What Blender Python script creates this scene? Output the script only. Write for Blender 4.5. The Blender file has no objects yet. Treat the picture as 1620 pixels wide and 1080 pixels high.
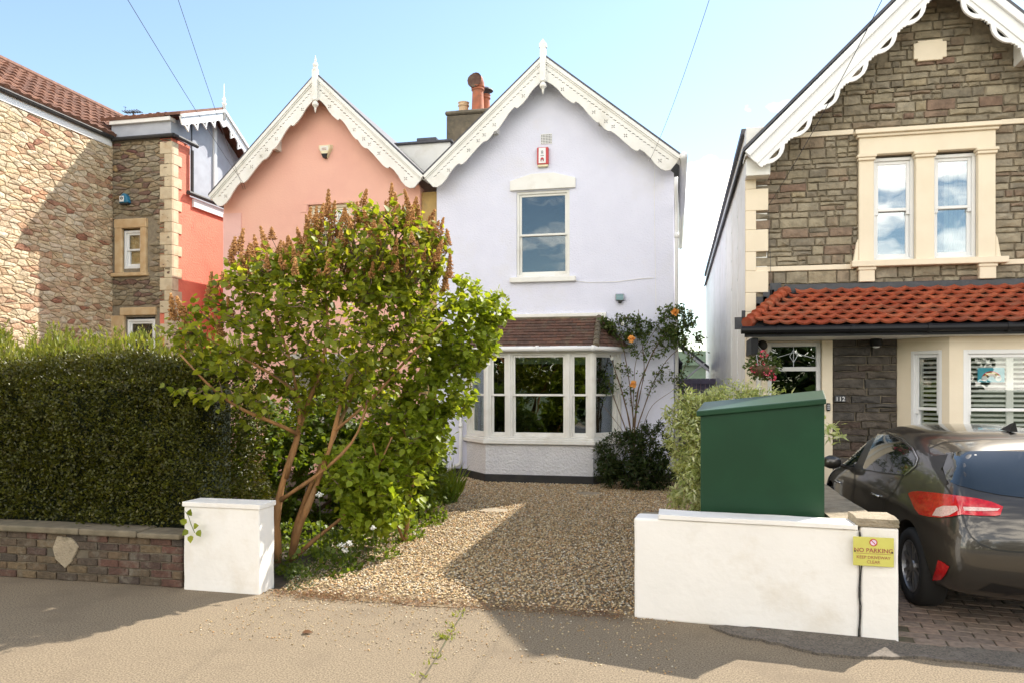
import bpy, bmesh, math, random
import numpy as np
from mathutils import Vector, Matrix
from mathutils.bvhtree import BVHTree
R = math.radians
rng = random.Random(7)
nr = np.random.RandomState(11)
S = bpy.context.scene
COL = S.collection

# ------------------------------------------------------------------ camera, sky, sun, exposure
TH = R(12.2); CT, ST = math.cos(TH), math.sin(TH); FPX = 1200.0; CH = 1.85; HY = 608.0
cam = bpy.data.objects.new('camera', bpy.data.cameras.new('camera')); COL.objects.link(cam)
cam.data.sensor_width = 36.0; cam.data.lens = 36.0*FPX/1620.0
cam.data.shift_y = (HY-540.0)/1620.0
cam.data.clip_start = .05; cam.data.clip_end = 2000
cam.location = (0, 0, CH); cam.rotation_euler = (math.pi/2, 0, TH)
S.camera = cam
SUN_AZ, SUN_EL = R(37), R(46)          # azimuth from +Y towards +X
W = bpy.data.worlds.new('World'); S.world = W; W.use_nodes = True
nt = W.node_tree; nt.nodes.clear()
N = nt.nodes.new; L = nt.links.new
out = N('ShaderNodeOutputWorld'); bg = N('ShaderNodeBackground'); bg.inputs[1].default_value = .104
sky = N('ShaderNodeTexSky'); sky.sky_type = 'NISHITA'; sky.sun_disc = False
sky.sun_elevation = SUN_EL; sky.sun_rotation = SUN_AZ; sky.air_density = 1.0; sky.dust_density = .25; sky.ozone_density = 1.7
tc = N('ShaderNodeTexCoord'); mp = N('ShaderNodeMapping'); mp.inputs['Scale'].default_value = (1, 1, 2.6)
nz = N('ShaderNodeTexNoise'); nz.inputs['Scale'].default_value = 4.3; nz.inputs['Detail'].default_value = 7; nz.inputs['Roughness'].default_value = .55
mp.inputs['Location'].default_value = (.35, 1.9, .4)
rp = N('ShaderNodeValToRGB'); rp.color_ramp.elements[0].position = .46; rp.color_ramp.elements[1].position = .62
sx = N('ShaderNodeSeparateXYZ'); hz = N('ShaderNodeMapRange'); hz.inputs[1].default_value = .95; hz.inputs[2].default_value = .6
mul = N('ShaderNodeMath'); mul.operation = 'MULTIPLY'; mix = N('ShaderNodeMixRGB'); mix.inputs[2].default_value = (20, 18.9, 17.6, 1)
L(tc.outputs['Generated'], mp.inputs['Vector']); L(mp.outputs[0], nz.inputs['Vector']); L(nz.outputs['Fac'], rp.inputs[0])
L(tc.outputs['Generated'], sx.inputs[0]); L(sx.outputs['Z'], hz.inputs[0]); L(rp.outputs[0], mul.inputs[0])
bk = N('ShaderNodeMapRange'); bk.inputs[1].default_value = .25; bk.inputs[2].default_value = -.1; L(sx.outputs['Y'], bk.inputs[0])
m2 = N('ShaderNodeMath'); m2.operation = 'MULTIPLY'; L(hz.outputs[0], m2.inputs[0]); L(bk.outputs[0], m2.inputs[1]); L(m2.outputs[0], mul.inputs[1])
bank = Vector((math.sin(R(3.0)), math.cos(R(3.0)), .235)).normalized()
ds = N('ShaderNodeVectorMath'); ds.operation = 'DISTANCE'; ds.inputs[1].default_value = bank
mp2 = N('ShaderNodeMapping'); mp2.inputs['Scale'].default_value = (1, 1, 1.3); L(tc.outputs['Generated'], mp2.inputs[0])
n2 = N('ShaderNodeTexNoise'); n2.inputs['Scale'].default_value = 11; n2.inputs['Detail'].default_value = 8; L(mp2.outputs[0], n2.inputs['Vector'])
L(tc.outputs['Generated'], ds.inputs[0]); ad = N('ShaderNodeMath'); ad.operation = 'MULTIPLY_ADD'; ad.inputs[1].default_value = .28; L(n2.outputs['Fac'], ad.inputs[0]); L(ds.outputs['Value'], ad.inputs[2])
r2 = N('ShaderNodeMapRange'); r2.inputs[1].default_value = .215; r2.inputs[2].default_value = .165; L(ad.outputs[0], r2.inputs[0])
mx = N('ShaderNodeMath'); mx.operation = 'MAXIMUM'; L(mul.outputs[0], mx.inputs[0]); L(r2.outputs[0], mx.inputs[1]); L(mx.outputs[0], mix.inputs[0]); L(sky.outputs[0], mix.inputs[1]); wb = N('ShaderNodeMixRGB'); wb.blend_type = 'MULTIPLY'; wb.inputs[0].default_value = 1; wb.inputs[2].default_value = (1.03, .985, .90, 1); L(mix.outputs[0], wb.inputs[1]); L(wb.outputs[0], bg.inputs[0]); L(bg.outputs[0], out.inputs[0])
sl = bpy.data.lights.new('sun', 'SUN'); sl.energy = 3.2; sl.angle = R(.53); sl.color = (1, .93, .83)
so = bpy.data.objects.new('sun', sl); COL.objects.link(so)
sd = Vector((math.cos(SUN_EL)*math.sin(SUN_AZ), math.cos(SUN_EL)*math.cos(SUN_AZ), math.sin(SUN_EL)))
so.rotation_euler = sd.to_track_quat('Z', 'Y').to_euler(); so.location = (20, 20, 30)
S.view_settings.view_transform = 'Standard'; S.view_settings.look = 'None'; S.view_settings.gamma = 1
S.view_settings.exposure = 1.54

# ------------------------------------------------------------------ pixel helpers (photo pixels 1620x1080)
def at(px, py, Y):
    u = (px-810)/FPX; d = Y/(CT+u*ST)
    return Vector((d*(-ST+u*CT), Y, CH-(py-HY)/FPX*d))
def atX(px, py, X):
    u = (px-810)/FPX; d = X/(-ST+u*CT)
    return Vector((X, d*(CT+u*ST), CH-(py-HY)/FPX*d))
def atd(px, py, d):
    u = (px-810)/FPX
    return Vector((d*(-ST+u*CT), d*(CT+u*ST), CH-(py-HY)/FPX*d))
def X_(px, Y): return at(px, 0, Y).x
def Z_(px, py, Y): return at(px, py, Y).z

# ------------------------------------------------------------------ materials
def mat(name, c1, c2=None, scale=6, rough=.8, bump=0, bscale=60, ramp=None, metal=0, coat=0, detail=6, trans=0, spec=.5, c3=None, s3=1.2, bdist=.01, stretch=None, rampmix=.35):
    m = bpy.data.materials.new(name); m.use_nodes = True; t = m.node_tree; p = t.nodes['Principled BSDF']
    def rgb(c): return (c[0], c[1], c[2], 1)
    p.inputs['Roughness'].default_value = rough; p.inputs['Metallic'].default_value = metal
    p.inputs['Coat Weight'].default_value = coat; p.inputs['Coat Roughness'].default_value = .04
    p.inputs['Specular IOR Level'].default_value = spec
    p.inputs['Base Color'].default_value = rgb(c1)
    co = t.nodes.new('ShaderNodeTexCoord'); vec = co.outputs['Object']
    if stretch:
        mpn = t.nodes.new('ShaderNodeMapping'); mpn.inputs['Scale'].default_value = stretch
        t.links.new(vec, mpn.inputs[0]); vec = mpn.outputs[0]
    cur = None
    if ramp:
        a = t.nodes.new('ShaderNodeAttribute'); a.attribute_name = 'rnd'
        r = t.nodes.new('ShaderNodeValToRGB'); els = r.color_ramp.elements
        while len(els) < len(ramp): els.new(.5)
        for i, c in enumerate(ramp): els[i].position = i/(len(ramp)-1); els[i].color = rgb(c)
        t.links.new(a.outputs['Fac'], r.inputs[0]); cur = r.outputs[0]
    if c2 or ramp:
        n = t.nodes.new('ShaderNodeTexNoise'); n.inputs['Scale'].default_value = scale; n.inputs['Detail'].default_value = detail
        t.links.new(vec, n.inputs['Vector'])
        mr = t.nodes.new('ShaderNodeMapRange'); mr.inputs[1].default_value = .36; mr.inputs[2].default_value = .64
        t.links.new(n.outputs['Fac'], mr.inputs[0])
        x = t.nodes.new('ShaderNodeMixRGB'); t.links.new(mr.outputs[0], x.inputs[0])
        if cur:
            x.blend_type = 'MULTIPLY'; t.links.new(cur, x.inputs[1]); k = 1-rampmix; x.inputs[2].default_value = (k, k, k, 1)
        else:
            x.inputs[1].default_value = rgb(c1); x.inputs[2].default_value = rgb(c2)
        cur = x.outputs[0]
    if c3:
        n3 = t.nodes.new('ShaderNodeTexNoise'); n3.inputs['Scale'].default_value = s3; n3.inputs['Detail'].default_value = 8; n3.inputs['Roughness'].default_value = .65
        t.links.new(vec, n3.inputs['Vector'])
        m3 = t.nodes.new('ShaderNodeMapRange'); m3.inputs[1].default_value = .52; m3.inputs[2].default_value = .72
        t.links.new(n3.outputs['Fac'], m3.inputs[0])
        x = t.nodes.new('ShaderNodeMixRGB'); t.links.new(m3.outputs[0], x.inputs[0])
        if cur: t.links.new(cur, x.inputs[1])
        else: x.inputs[1].default_value = rgb(c1)
        x.inputs[2].default_value = rgb(c3); cur = x.outputs[0]
    if cur: t.links.new(cur, p.inputs['Base Color'])
    if bump:
        n = t.nodes.new('ShaderNodeTexNoise'); n.inputs['Scale'].default_value = bscale; n.inputs['Detail'].default_value = 5
        b = t.nodes.new('ShaderNodeBump'); b.inputs['Strength'].default_value = bump; b.inputs['Distance'].default_value = bdist
        t.links.new(vec, n.inputs['Vector']); t.links.new(n.outputs['Fac'], b.inputs['Height']); t.links.new(b.outputs[0], p.inputs['Normal'])
    if trans:
        tr = t.nodes.new('ShaderNodeBsdfTranslucent'); ms = t.nodes.new('ShaderNodeMixShader'); ms.inputs[0].default_value = trans
        g = t.nodes.new('ShaderNodeMixRGB'); g.blend_type = 'MULTIPLY'; g.inputs[0].default_value = 1; g.inputs[2].default_value = (1.5, 1.45, .6, 1)
        if cur: t.links.new(cur, g.inputs[1])
        else: g.inputs[1].default_value = rgb(c1)
        t.links.new(g.outputs[0], tr.inputs[0])
        o = t.nodes['Material Output']; t.links.new(p.outputs[0], ms.inputs[1]); t.links.new(tr.outputs[0], ms.inputs[2]); t.links.new(ms.outputs[0], o.inputs[0])
    return m
def glassmat(name, refl=.22, tint=(.75, .8, .78), wav=.0):
    m = bpy.data.materials.new(name); m.use_nodes = True; t = m.node_tree; t.nodes.remove(t.nodes['Principled BSDF'])
    g = t.nodes.new('ShaderNodeBsdfGlossy'); g.inputs['Roughness'].default_value = .0; g.inputs[0].default_value = (.9, .95, 1, 1)
    tr = t.nodes.new('ShaderNodeBsdfTransparent'); tr.inputs[0].default_value = (*tint, 1)
    lw = t.nodes.new('ShaderNodeLayerWeight'); lw.inputs[0].default_value = .35
    mr = t.nodes.new('ShaderNodeMapRange'); mr.inputs[1].default_value = 0; mr.inputs[2].default_value = 1; mr.inputs[3].default_value = refl; mr.inputs[4].default_value = min(1, refl+.6)
    ms = t.nodes.new('ShaderNodeMixShader'); t.links.new(lw.outputs['Fresnel'], mr.inputs[0]); t.links.new(mr.outputs[0], ms.inputs[0])
    t.links.new(tr.outputs[0], ms.inputs[1]); t.links.new(g.outputs[0], ms.inputs[2]); t.links.new(ms.outputs[0], t.nodes['Material Output'].inputs[0])
    if wav:
        co = t.nodes.new('ShaderNodeTexCoord'); n = t.nodes.new('ShaderNodeTexNoise'); n.inputs['Scale'].default_value = 1.6; b = t.nodes.new('ShaderNodeBump'); b.inputs['Strength'].default_value = wav; b.inputs['Distance'].default_value = .02
        t.links.new(co.outputs['Object'], n.inputs['Vector']); t.links.new(n.outputs[0], b.inputs['Height']); t.links.new(b.outputs[0], g.inputs['Normal'])
    return m
M = {}
M['white_render'] = mat('white_render', (.73, .74, .86), (.70, .71, .83), 2.2, .85, .9, 38, bdist=.012, c3=(.70, .70, .77), s3=.9)
M['bay_render'] = mat('bay_render', (.72, .72, .74), (.66, .66, .69), 3, .85, 1.0, 30, bdist=.03)
M['pink'] = mat('pink', (.82, .47, .37), (.79, .44, .35), 2.0, .85, .4, 30, c3=(.76, .41, .33), s3=.8)
M['pink_pale'] = mat('pink_pale', (.80, .50, .46), (.76, .46, .42), 2, .85, .4, 30)
M['red_render'] = mat('red_render', (.76, .23, .15), (.72, .20, .13), 2.5, .88, .7, 25, bdist=.02, c3=(.6, .17, .11), s3=1.5)
M['ochre'] = mat('ochre', (.52, .36, .13), (.42, .29, .12), 3, .85, .3, 30, c3=(.25, .2, .12), s3=1.4)
M['white_paint'] = mat('white_paint', (.80, .79, .75), (.75, .74, .69), 3, .45, .15, 25, c3=(.66, .63, .56), s3=2.0)
M['white_gloss'] = mat('white_gloss', (.80, .80, .79), (.77, .77, .76), 3, .3)
M['wall_white'] = mat('wall_white', (.84, .81, .76), (.81, .78, .73), 2.5, .7, .35, 16, bdist=.012, c3=(.74, .69, .61), s3=2.4)
M['cream'] = mat('cream', (.78, .68, .52), (.74, .64, .48), 3, .6, .15, 30)
M['cream_stone'] = mat('cream_stone', (.62, .52, .36), (.54, .44, .30), 7, .85, .4, 60, c3=(.45, .30, .17), s3=3)
M['dress_stone'] = mat('dress_stone', (.50, .33, .17), (.58, .43, .25), 5, .85, .4, 60)
M['mortar'] = mat('mortar', (.27, .225, .16), (.21, .175, .125), 20, .95, .7, 90)
M['mortar_pale'] = mat('mortar_pale', (.62, .52, .36), (.54, .44, .30), 16, .95, .7, 90)
M['rubble'] = mat('rubble', (.4, .3, .2), ramp=[(.24, .20, .145), (.34, .29, .20), (.27, .225, .155), (.38, .325, .23), (.20, .17, .125), (.36, .31, .23), (.29, .245, .165), (.22, .14, .10), (.32, .265, .18), (.25, .215, .16), (.37, .30, .19)], scale=9, rough=.9, bump=1.0, bscale=22, bdist=.02, rampmix=.35)
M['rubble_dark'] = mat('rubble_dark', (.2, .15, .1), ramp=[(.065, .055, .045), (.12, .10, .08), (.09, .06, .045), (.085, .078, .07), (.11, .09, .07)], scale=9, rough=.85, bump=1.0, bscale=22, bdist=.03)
M['rubble_warm'] = mat('rubble_warm', (.4, .3, .2), ramp=[(.64, .52, .34), (.70, .58, .40), (.52, .39, .24), (.68, .55, .37), (.56, .38, .23), (.70, .60, .44), (.62, .49, .32), (.33, .15, .09), (.62, .48, .29), (.52, .42, .28), (.50, .27, .15), (.64, .56, .42), (.60, .46, .30)], scale=7, rough=.9, bump=1.0, bscale=18, bdist=.03, rampmix=.3)
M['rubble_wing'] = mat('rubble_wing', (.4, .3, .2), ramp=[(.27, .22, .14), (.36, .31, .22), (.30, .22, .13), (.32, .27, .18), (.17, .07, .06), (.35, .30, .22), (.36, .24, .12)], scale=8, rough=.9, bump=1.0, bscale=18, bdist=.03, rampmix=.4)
M['clay_tile'] = mat('clay_tile', (.3, .1, .05), ramp=[(.21, .10, .065), (.27, .13, .08), (.18, .085, .055), (.25, .13, .09)], scale=10, rough=.85, bump=.4, bscale=50)
M['old_tile'] = mat('old_tile', (.3, .1, .05), ramp=[(.12, .060, .042), (.17, .080, .052), (.10, .060, .045), (.15, .072, .05)], scale=14, rough=.9, bump=.6, bscale=60, c3=(.15, .12, .08), s3=5)
M['red_tile'] = mat('red_tile', (.3, .1, .05), ramp=[(.30, .060, .030), (.42, .10, .045), (.35, .075, .036), (.46, .13, .06), (.27, .065, .035)], scale=12, rough=.85, bump=.5, bscale=60, c3=(.22, .10, .06), s3=4, spec=.2)
M['slate'] = mat('slate', (.06, .06, .07), (.09, .09, .10), 10, .6, .3, 40)
M['lead'] = mat('lead', (.035, .037, .042), (.055, .057, .065), 8, .5, .3, 30)
M['lead_grey'] = mat('lead_grey', (.42, .45, .50), (.36, .38, .43), 4, .6, .2, 20)
M['black_gloss'] = mat('black_gloss', (.008, .008, .009), rough=.45, spec=.25)
M['black_paint'] = mat('black_paint', (.02, .02, .022), (.035, .033, .03), 8, .6, .3, 40)
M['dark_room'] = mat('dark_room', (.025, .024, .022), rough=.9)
M['curtain'] = mat('curtain', (.62, .60, .56), (.5, .48, .45), 4, .9)
M['blind'] = mat('blind', (.30, .36, .30), rough=.9)
M['shutter'] = mat('shutter', (.78, .77, .74), rough=.4)
M['bamboo'] = mat('bamboo', (.62, .43, .18), (.50, .34, .13), 30, .7, stretch=(1, 1, 12))
M['glass'] = glassmat('glass', .12, wav=.25)
M['glass_up'] = glassmat('glass_up', .065, wav=.12)
M['glass_clear'] = glassmat('glass_clear', .05, (.95, .96, .95))
M['glass_sky'] = glassmat('glass_sky', .22, wav=.12)
M['glass_low'] = glassmat('glass_low', .10, (.6, .65, .62), wav=.25)
M['terracotta'] = mat('terracotta', (.42, .13, .06), (.30, .10, .05), 6, .75, .3, 30, c3=(.2, .1, .06), s3=4)
M['buff_clay'] = mat('buff_clay', (.62, .44, .26), (.52, .36, .22), 6, .8)
M['sooty_render'] = mat('sooty_render', (.16, .13, .09), (.10, .085, .06), 4, .9, .6, 20, c3=(.24, .19, .12), s3=3)
M['green_paint'] = mat('green_paint', (.008, .052, .020), (.006, .038, .014), 2, .42, .12, 180, bdist=.003, spec=.35)
M['wire'] = mat('wire', (.03, .03, .035), rough=.6)
M['alu'] = mat('alu', (.5, .5, .52), rough=.35, metal=.9)
M['yellow'] = mat('yellow', (.60, .57, .13), (.56, .52, .11), 8, .5)
M['sign_red'] = mat('sign_red', (.34, .10, .07), rough=.5)
M['pale_lilac'] = mat('pale_lilac', (.72, .58, .72), rough=.5)
M['alarm_red'] = mat('alarm_red', (.50, .03, .03), rough=.35)
M['alarm_cream'] = mat('alarm_cream', (.74, .66, .44), rough=.4)
M['alarm_blue'] = mat('alarm_blue', (.02, .16, .28), rough=.35)
M['brick'] = mat('brick', (.3, .1, .05), ramp=[(.10, .055, .038), (.13, .06, .042), (.055, .045, .036), (.15, .10, .055), (.08, .06, .045), (.17, .12, .065), (.065, .05, .04)], scale=14, rough=.9, bump=.9, bscale=40, bdist=.02, c3=(.17, .15, .115), s3=6)
M['coping'] = mat('coping', (.20, .165, .11), (.14, .115, .075), 8, .9, .6, 40, c3=(.12, .11, .07), s3=3)
M['concrete'] = mat('concrete', (.36, .30, .21), (.28, .23, .16), 10, .95, .8, 50, bdist=.02, c3=(.16, .14, .09), s3=5)

# ------------------------------------------------------------------ mesh helpers
class F:                                  # a vertical wall frame: a along the wall, b into it, z up
    def __init__(s, x, y, dx=1, dy=0):
        l = math.hypot(dx, dy); s.p = (x, y); s.u = (dx/l, dy/l); s.n = (-dy/l, dx/l)
    def __call__(s, a, b, z): return (s.p[0]+a*s.u[0]+b*s.n[0], s.p[1]+a*s.u[1]+b*s.n[1], z)
WF = F(0, 0)
class MB:
    def __init__(s): s.v = []; s.f = []; s.r = []
    def add(s, vs, fs, r=0.):
        o = len(s.v); s.v += [tuple(v) for v in vs]; s.f += [tuple(i+o for i in f) for f in fs]; s.r += [r]*len(vs); return s
    def box(s, x0, x1, y0, y1, z0, z1, fr=WF, r=0.):
        vs = [fr(a, b, c) for c in (z0, z1) for b in (y0, y1) for a in (x0, x1)]
        return s.add(vs, [(0, 2, 3, 1), (4, 5, 7, 6), (0, 1, 5, 4), (2, 6, 7, 3), (0, 4, 6, 2), (1, 3, 7, 5)], r)
    def tube(s, pts, rad, n=6, r=0., cap=True):
        pts = [Vector(p) for p in pts]; k = len(pts)
        if not isinstance(rad, (list, tuple)): rad = [rad]*k
        ref = None; vs = []
        for i, p in enumerate(pts):
            d = (pts[min(i+1, k-1)]-pts[max(i-1, 0)])
            if d.length < 1e-9: d = Vector((0, 0, 1))
            d.normalize()
            if ref is None: ref = d.orthogonal().normalized()
            ref = (ref-d*ref.dot(d))
            if ref.length < 1e-6: ref = d.orthogonal()
            ref.normalize(); w = d.cross(ref)
            for j in range(n):
                a = 2*math.pi*j/n; vs.append(p+(ref*math.cos(a)+w*math.sin(a))*rad[i])
        fs = [(i*n+j, i*n+(j+1) % n, (i+1)*n+(j+1) % n, (i+1)*n+j) for i in range(k-1) for j in range(n)]
        if cap: fs += [tuple(range(n))[::-1], tuple((k-1)*n+j for j in range(n))]
        return s.add(vs, fs, r)
    def lathe(s, c, prof, n=16, r=0., tilt=None, cap=True):
        vs = []
        for (q, z) in prof:
            for j in range(n):
                a = 2*math.pi*j/n; v = Vector((q*math.cos(a), q*math.sin(a), z))
                if tilt: v = tilt @ v
                vs.append(Vector(c)+v)
        k = len(prof)
        fs = [(i*n+j, i*n+(j+1) % n, (i+1)*n+(j+1) % n, (i+1)*n+j) for i in range(k-1) for j in range(n)]
        if cap: fs += [tuple(range(n))[::-1], tuple((k-1)*n+j for j in range(n))]
        return s.add(vs, fs, r)
    def prism(s, poly, b0, b1, fr=WF, r=0.):      # poly in (a,z), thickness b0..b1
        n = len(poly); vs = [fr(a, b0, z) for a, z in poly]+[fr(a, b1, z) for a, z in poly]
        fs = [tuple(range(n)), tuple(range(2*n-1, n-1, -1))]+[((i+1) % n, i, n+i, n+(i+1) % n) for i in range(n)]
        return s.add(vs, fs, r)
    def slab(s, poly, z0, z1, r=0.):              # poly in (x,y)
        n = len(poly); vs = [(x, y, z0) for x, y in poly]+[(x, y, z1) for x, y in poly]
        fs = [tuple(range(n))[::-1], tuple(range(n, 2*n))]+[(i, (i+1) % n, n+(i+1) % n, n+i) for i in range(n)]
        return s.add(vs, fs, r)
    def build(s, name, m, parent=None, smooth=False, bevel=0, fix=False, seg=1):
        me = bpy.data.meshes.new(name); me.from_pydata(s.v, [], s.f)
        a = me.attributes.new('rnd', 'FLOAT', 'POINT'); a.data.foreach_set('value', np.array(s.r, dtype=np.float32))
        if fix:
            bm = bmesh.new(); bm.from_mesh(me); bmesh.ops.recalc_face_normals(bm, faces=bm.faces); bm.to_mesh(me); bm.free()
        if smooth: me.polygons.foreach_set('use_smooth', [True]*len(me.polygons))
        return link(name, me, m, parent, bevel, seg)
def link(name, me, m, parent=None, bevel=0, seg=1):
    if m is not None:
        me.materials.clear(); me.materials.append(M[m] if isinstance(m, str) else m)
    o = bpy.data.objects.new(name, me); COL.objects.link(o)
    if parent is not None: setp(o, parent)
    if bevel:
        b = o.modifiers.new('bevel', 'BEVEL'); b.width = bevel; b.segments = seg; b.limit_method = 'ANGLE'
    return o
ORG = {}
def setp(o, parent):
    o.parent = parent; o.matrix_parent_inverse = Matrix.Translation(-ORG.get(parent.name, Vector((0, 0, 0))))
def thing(name, label, cat, loc=(0, 0, 0), group=None):
    o = bpy.data.objects.new(name, None); COL.objects.link(o); o.location = loc; o.empty_display_size = .3
    ORG[o.name] = Vector(loc); o['label'] = label; o['category'] = cat
    if group: o['group'] = group
    return o
def tag(o, label, cat, group=None, kind=None):
    o['label'] = label; o['category'] = cat
    if group: o['group'] = group
    if kind: o['kind'] = kind
    return o
def structure(o): o['kind'] = 'structure'; return o
def plate(outline, holes, b0, b1, fr=WF, bev=0):  # flat sheet with pierced holes, in (a,z)
    cu = bpy.data.curves.new('tmp', 'CURVE'); cu.dimensions = '2D'; cu.fill_mode = 'BOTH'; cu.extrude = .5
    for poly in [outline]+list(holes):
        sp = cu.splines.new('POLY'); sp.points.add(len(poly)-1)
        for p, (a, z) in zip(sp.points, poly): p.co = (a, z, 0, 1)
        sp.use_cyclic_u = True
    o = bpy.data.objects.new('tmp', cu); COL.objects.link(o)
    dg = bpy.context.evaluated_depsgraph_get(); me = bpy.data.meshes.new_from_object(o.evaluated_get(dg))
    vs = [fr(v.co.x, b0+(v.co.z+.5)*(b1-b0), v.co.y) for v in me.vertices]; fs = [tuple(p.vertices) for p in me.polygons]
    bpy.data.objects.remove(o); bpy.data.curves.remove(cu); bpy.data.meshes.remove(me)
    return vs, fs
def text(body, size, fr, a, z, b, thick, name, m, parent, align='CENTER', bold=0.0):
    cu = bpy.data.curves.new('tmp', 'FONT'); cu.body = body; cu.size = size; cu.align_x = align; cu.extrude = .5; cu.offset = bold; cu.resolution_u = 3
    o = bpy.data.objects.new('tmp', cu); COL.objects.link(o)
    dg = bpy.context.evaluated_depsgraph_get(); me = bpy.data.meshes.new_from_object(o.evaluated_get(dg))
    mb = MB().add([fr(a+v.co.x, b+v.co.z*thick, z+v.co.y) for v in me.vertices], [tuple(p.vertices) for p in me.polygons])
    bpy.data.objects.remove(o); bpy.data.curves.remove(cu); bpy.data.meshes.remove(me)
    return mb.build(name, m, parent, fix=True)
def rect(a0, a1, z0, z1): return [(a0, z0), (a1, z0), (a1, z1), (a0, z1)]
def pip(x, y, poly):
    c = False; n = len(poly)
    for i in range(n):
        x1, y1 = poly[i]; x2, y2 = poly[i-1]
        if (y1 > y) != (y2 > y) and x < (x2-x1)*(y-y1)/(y2-y1)+x1: c = not c
    return c
def stone(mb, fr, poly, proud, r, jit=.006):
    n = len(poly); cx = sum(p[0] for p in poly)/n; cz = sum(p[1] for p in poly)/n
    vs = []
    for a, z in poly: vs.append(fr(a, .012, z))
    for a, z in poly:
        da, dz = cx-a, cz-z; l = math.hypot(da, dz)+1e-6; k = min(.012, l*.3)/l
        vs.append(fr(a+da*k+rng.uniform(-jit, jit), -proud*rng.uniform(.55, 1.1), z+dz*k+rng.uniform(-jit, jit)))
    vs.append(fr(cx+rng.uniform(-.01, .01), -proud*rng.uniform(1.0, 1.5), cz))
    fs = [(i, (i+1) % n, n+(i+1) % n, n+i) for i in range(n)]+[(n+i, n+(i+1) % n, 2*n) for i in range(n)]
    mb.add(vs, fs, r)
def coursed(mb, fr, a0, a1, z0, z1, inside=None, hmin=.06, hmax=.15, wmin=.10, wmax=.38, proud=.02, gap=.005):
    z = z0
    while z < z1-.02:
        h = min(rng.uniform(hmin, hmax), z1-z)
        if z1-z-h < .05: h = z1-z
        a = a0
        while a < a1-.01:
            w = rng.uniform(wmin, wmax)*(.7+h*2.5)
            if a1-a-w < .06: w = a1-a
            parts = [(a, a+w, z, z+h)]
            if h > .12 and rng.random() < .4:
                q = z+h*rng.uniform(.35, .65)
                if w > .25 and rng.random() < .5:
                    m_ = a+w*rng.uniform(.35, .65); parts = [(a, m_, z, q), (m_, a+w, z, q), (a, a+w, q, z+h)]
                else: parts = [(a, a+w, z, q), (a, a+w, q, z+h)]
            for (p, q, s_, t_) in parts:
                j = lambda: rng.uniform(-.004, .004)
                poly = [(p+gap+j(), s_+gap+j()), ((p+q)/2, s_+gap+j()), (q-gap+j(), s_+gap+j()), (q-gap+j(), t_-gap+j()), ((p+q)/2, t_-gap+j()), (p+gap+j(), t_-gap+j())]
                if inside is None or all(inside(x, y) for x, y in poly): stone(mb, fr, poly, proud*rng.uniform(.6, 1.3), rng.random())
            a += w
        z += h
def clip(poly, px, pz, nx, nz):           # keep side where (p-P).n<=0
    o = []
    for i in range(len(poly)):
        a, b = poly[i], poly[(i+1) % len(poly)]
        da = (a[0]-px)*nx+(a[1]-pz)*nz; db = (b[0]-px)*nx+(b[1]-pz)*nz
        if da <= 0: o.append(a)
        if (da < 0 < db) or (db < 0 < da):
            t = da/(da-db); o.append((a[0]+(b[0]-a[0])*t, a[1]+(b[1]-a[1])*t))
    return o
def voronoi(mb, fr, a0, a1, z0, z1, sa, sz, inside=None, proud=.035, gap=.008, jit=.48):
    na = int((a1-a0)/sa); nzz = int((z1-z0)/sz); sa = (a1-a0)/na; sz = (z1-z0)/nzz; P = {}
    for i in range(-2, na+2):
        for j in range(-2, nzz+2):
            P[i, j] = (a0+(i+.5+(.5 if j % 2 else 0)+rng.uniform(-jit, jit))*sa, z0+(j+.5+rng.uniform(-jit, jit)*.9)*sz)
    for i in range(-1, na+1):
        for j in range(-1, nzz+1):
            c = P[i, j]; k = sa/sz; poly = [(c[0]-sa*2, c[1]-sz*2), (c[0]+sa*2, c[1]-sz*2), (c[0]+sa*2, c[1]+sz*2), (c[0]-sa*2, c[1]+sz*2)]
            for di in (-2, -1, 0, 1, 2):
                for dj in (-2, -1, 0, 1, 2):
                    q = P.get((i+di, j+dj))
                    if q is None or (di == 0 and dj == 0): continue
                    dx = q[0]-c[0]; dz = (q[1]-c[1])*k; l = math.hypot(dx, dz)
                    if l < 1e-4: continue
                    nx, nz_ = dx/l, dz/l*k; mx, mz = (c[0]+q[0])/2, (c[1]+q[1])/2
                    l2 = math.hypot(nx, nz_); poly = clip(poly, mx-nx/l2*gap, mz-nz_/l2*gap, nx, nz_)
                    if len(poly) < 3: break
                if len(poly) < 3: break
            if len(poly) < 3: continue
            for (X0, Z0, nx, nz_) in ((a0, 0, -1, 0), (a1, 0, 1, 0), (0, z0, 0, -1), (0, z1, 0, 1)):
                poly = clip(poly, X0, Z0, nx, nz_)
                if len(poly) < 3: break
            if len(poly) < 3: continue
            cx = sum(p[0] for p in poly)/len(poly); cz = sum(p[1] for p in poly)/len(poly)
            if inside is None or (inside(cx, cz) and all(inside(x, y) for x, y in poly)): stone(mb, fr, poly, proud*rng.uniform(.5, 1.4), rng.random())
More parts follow.
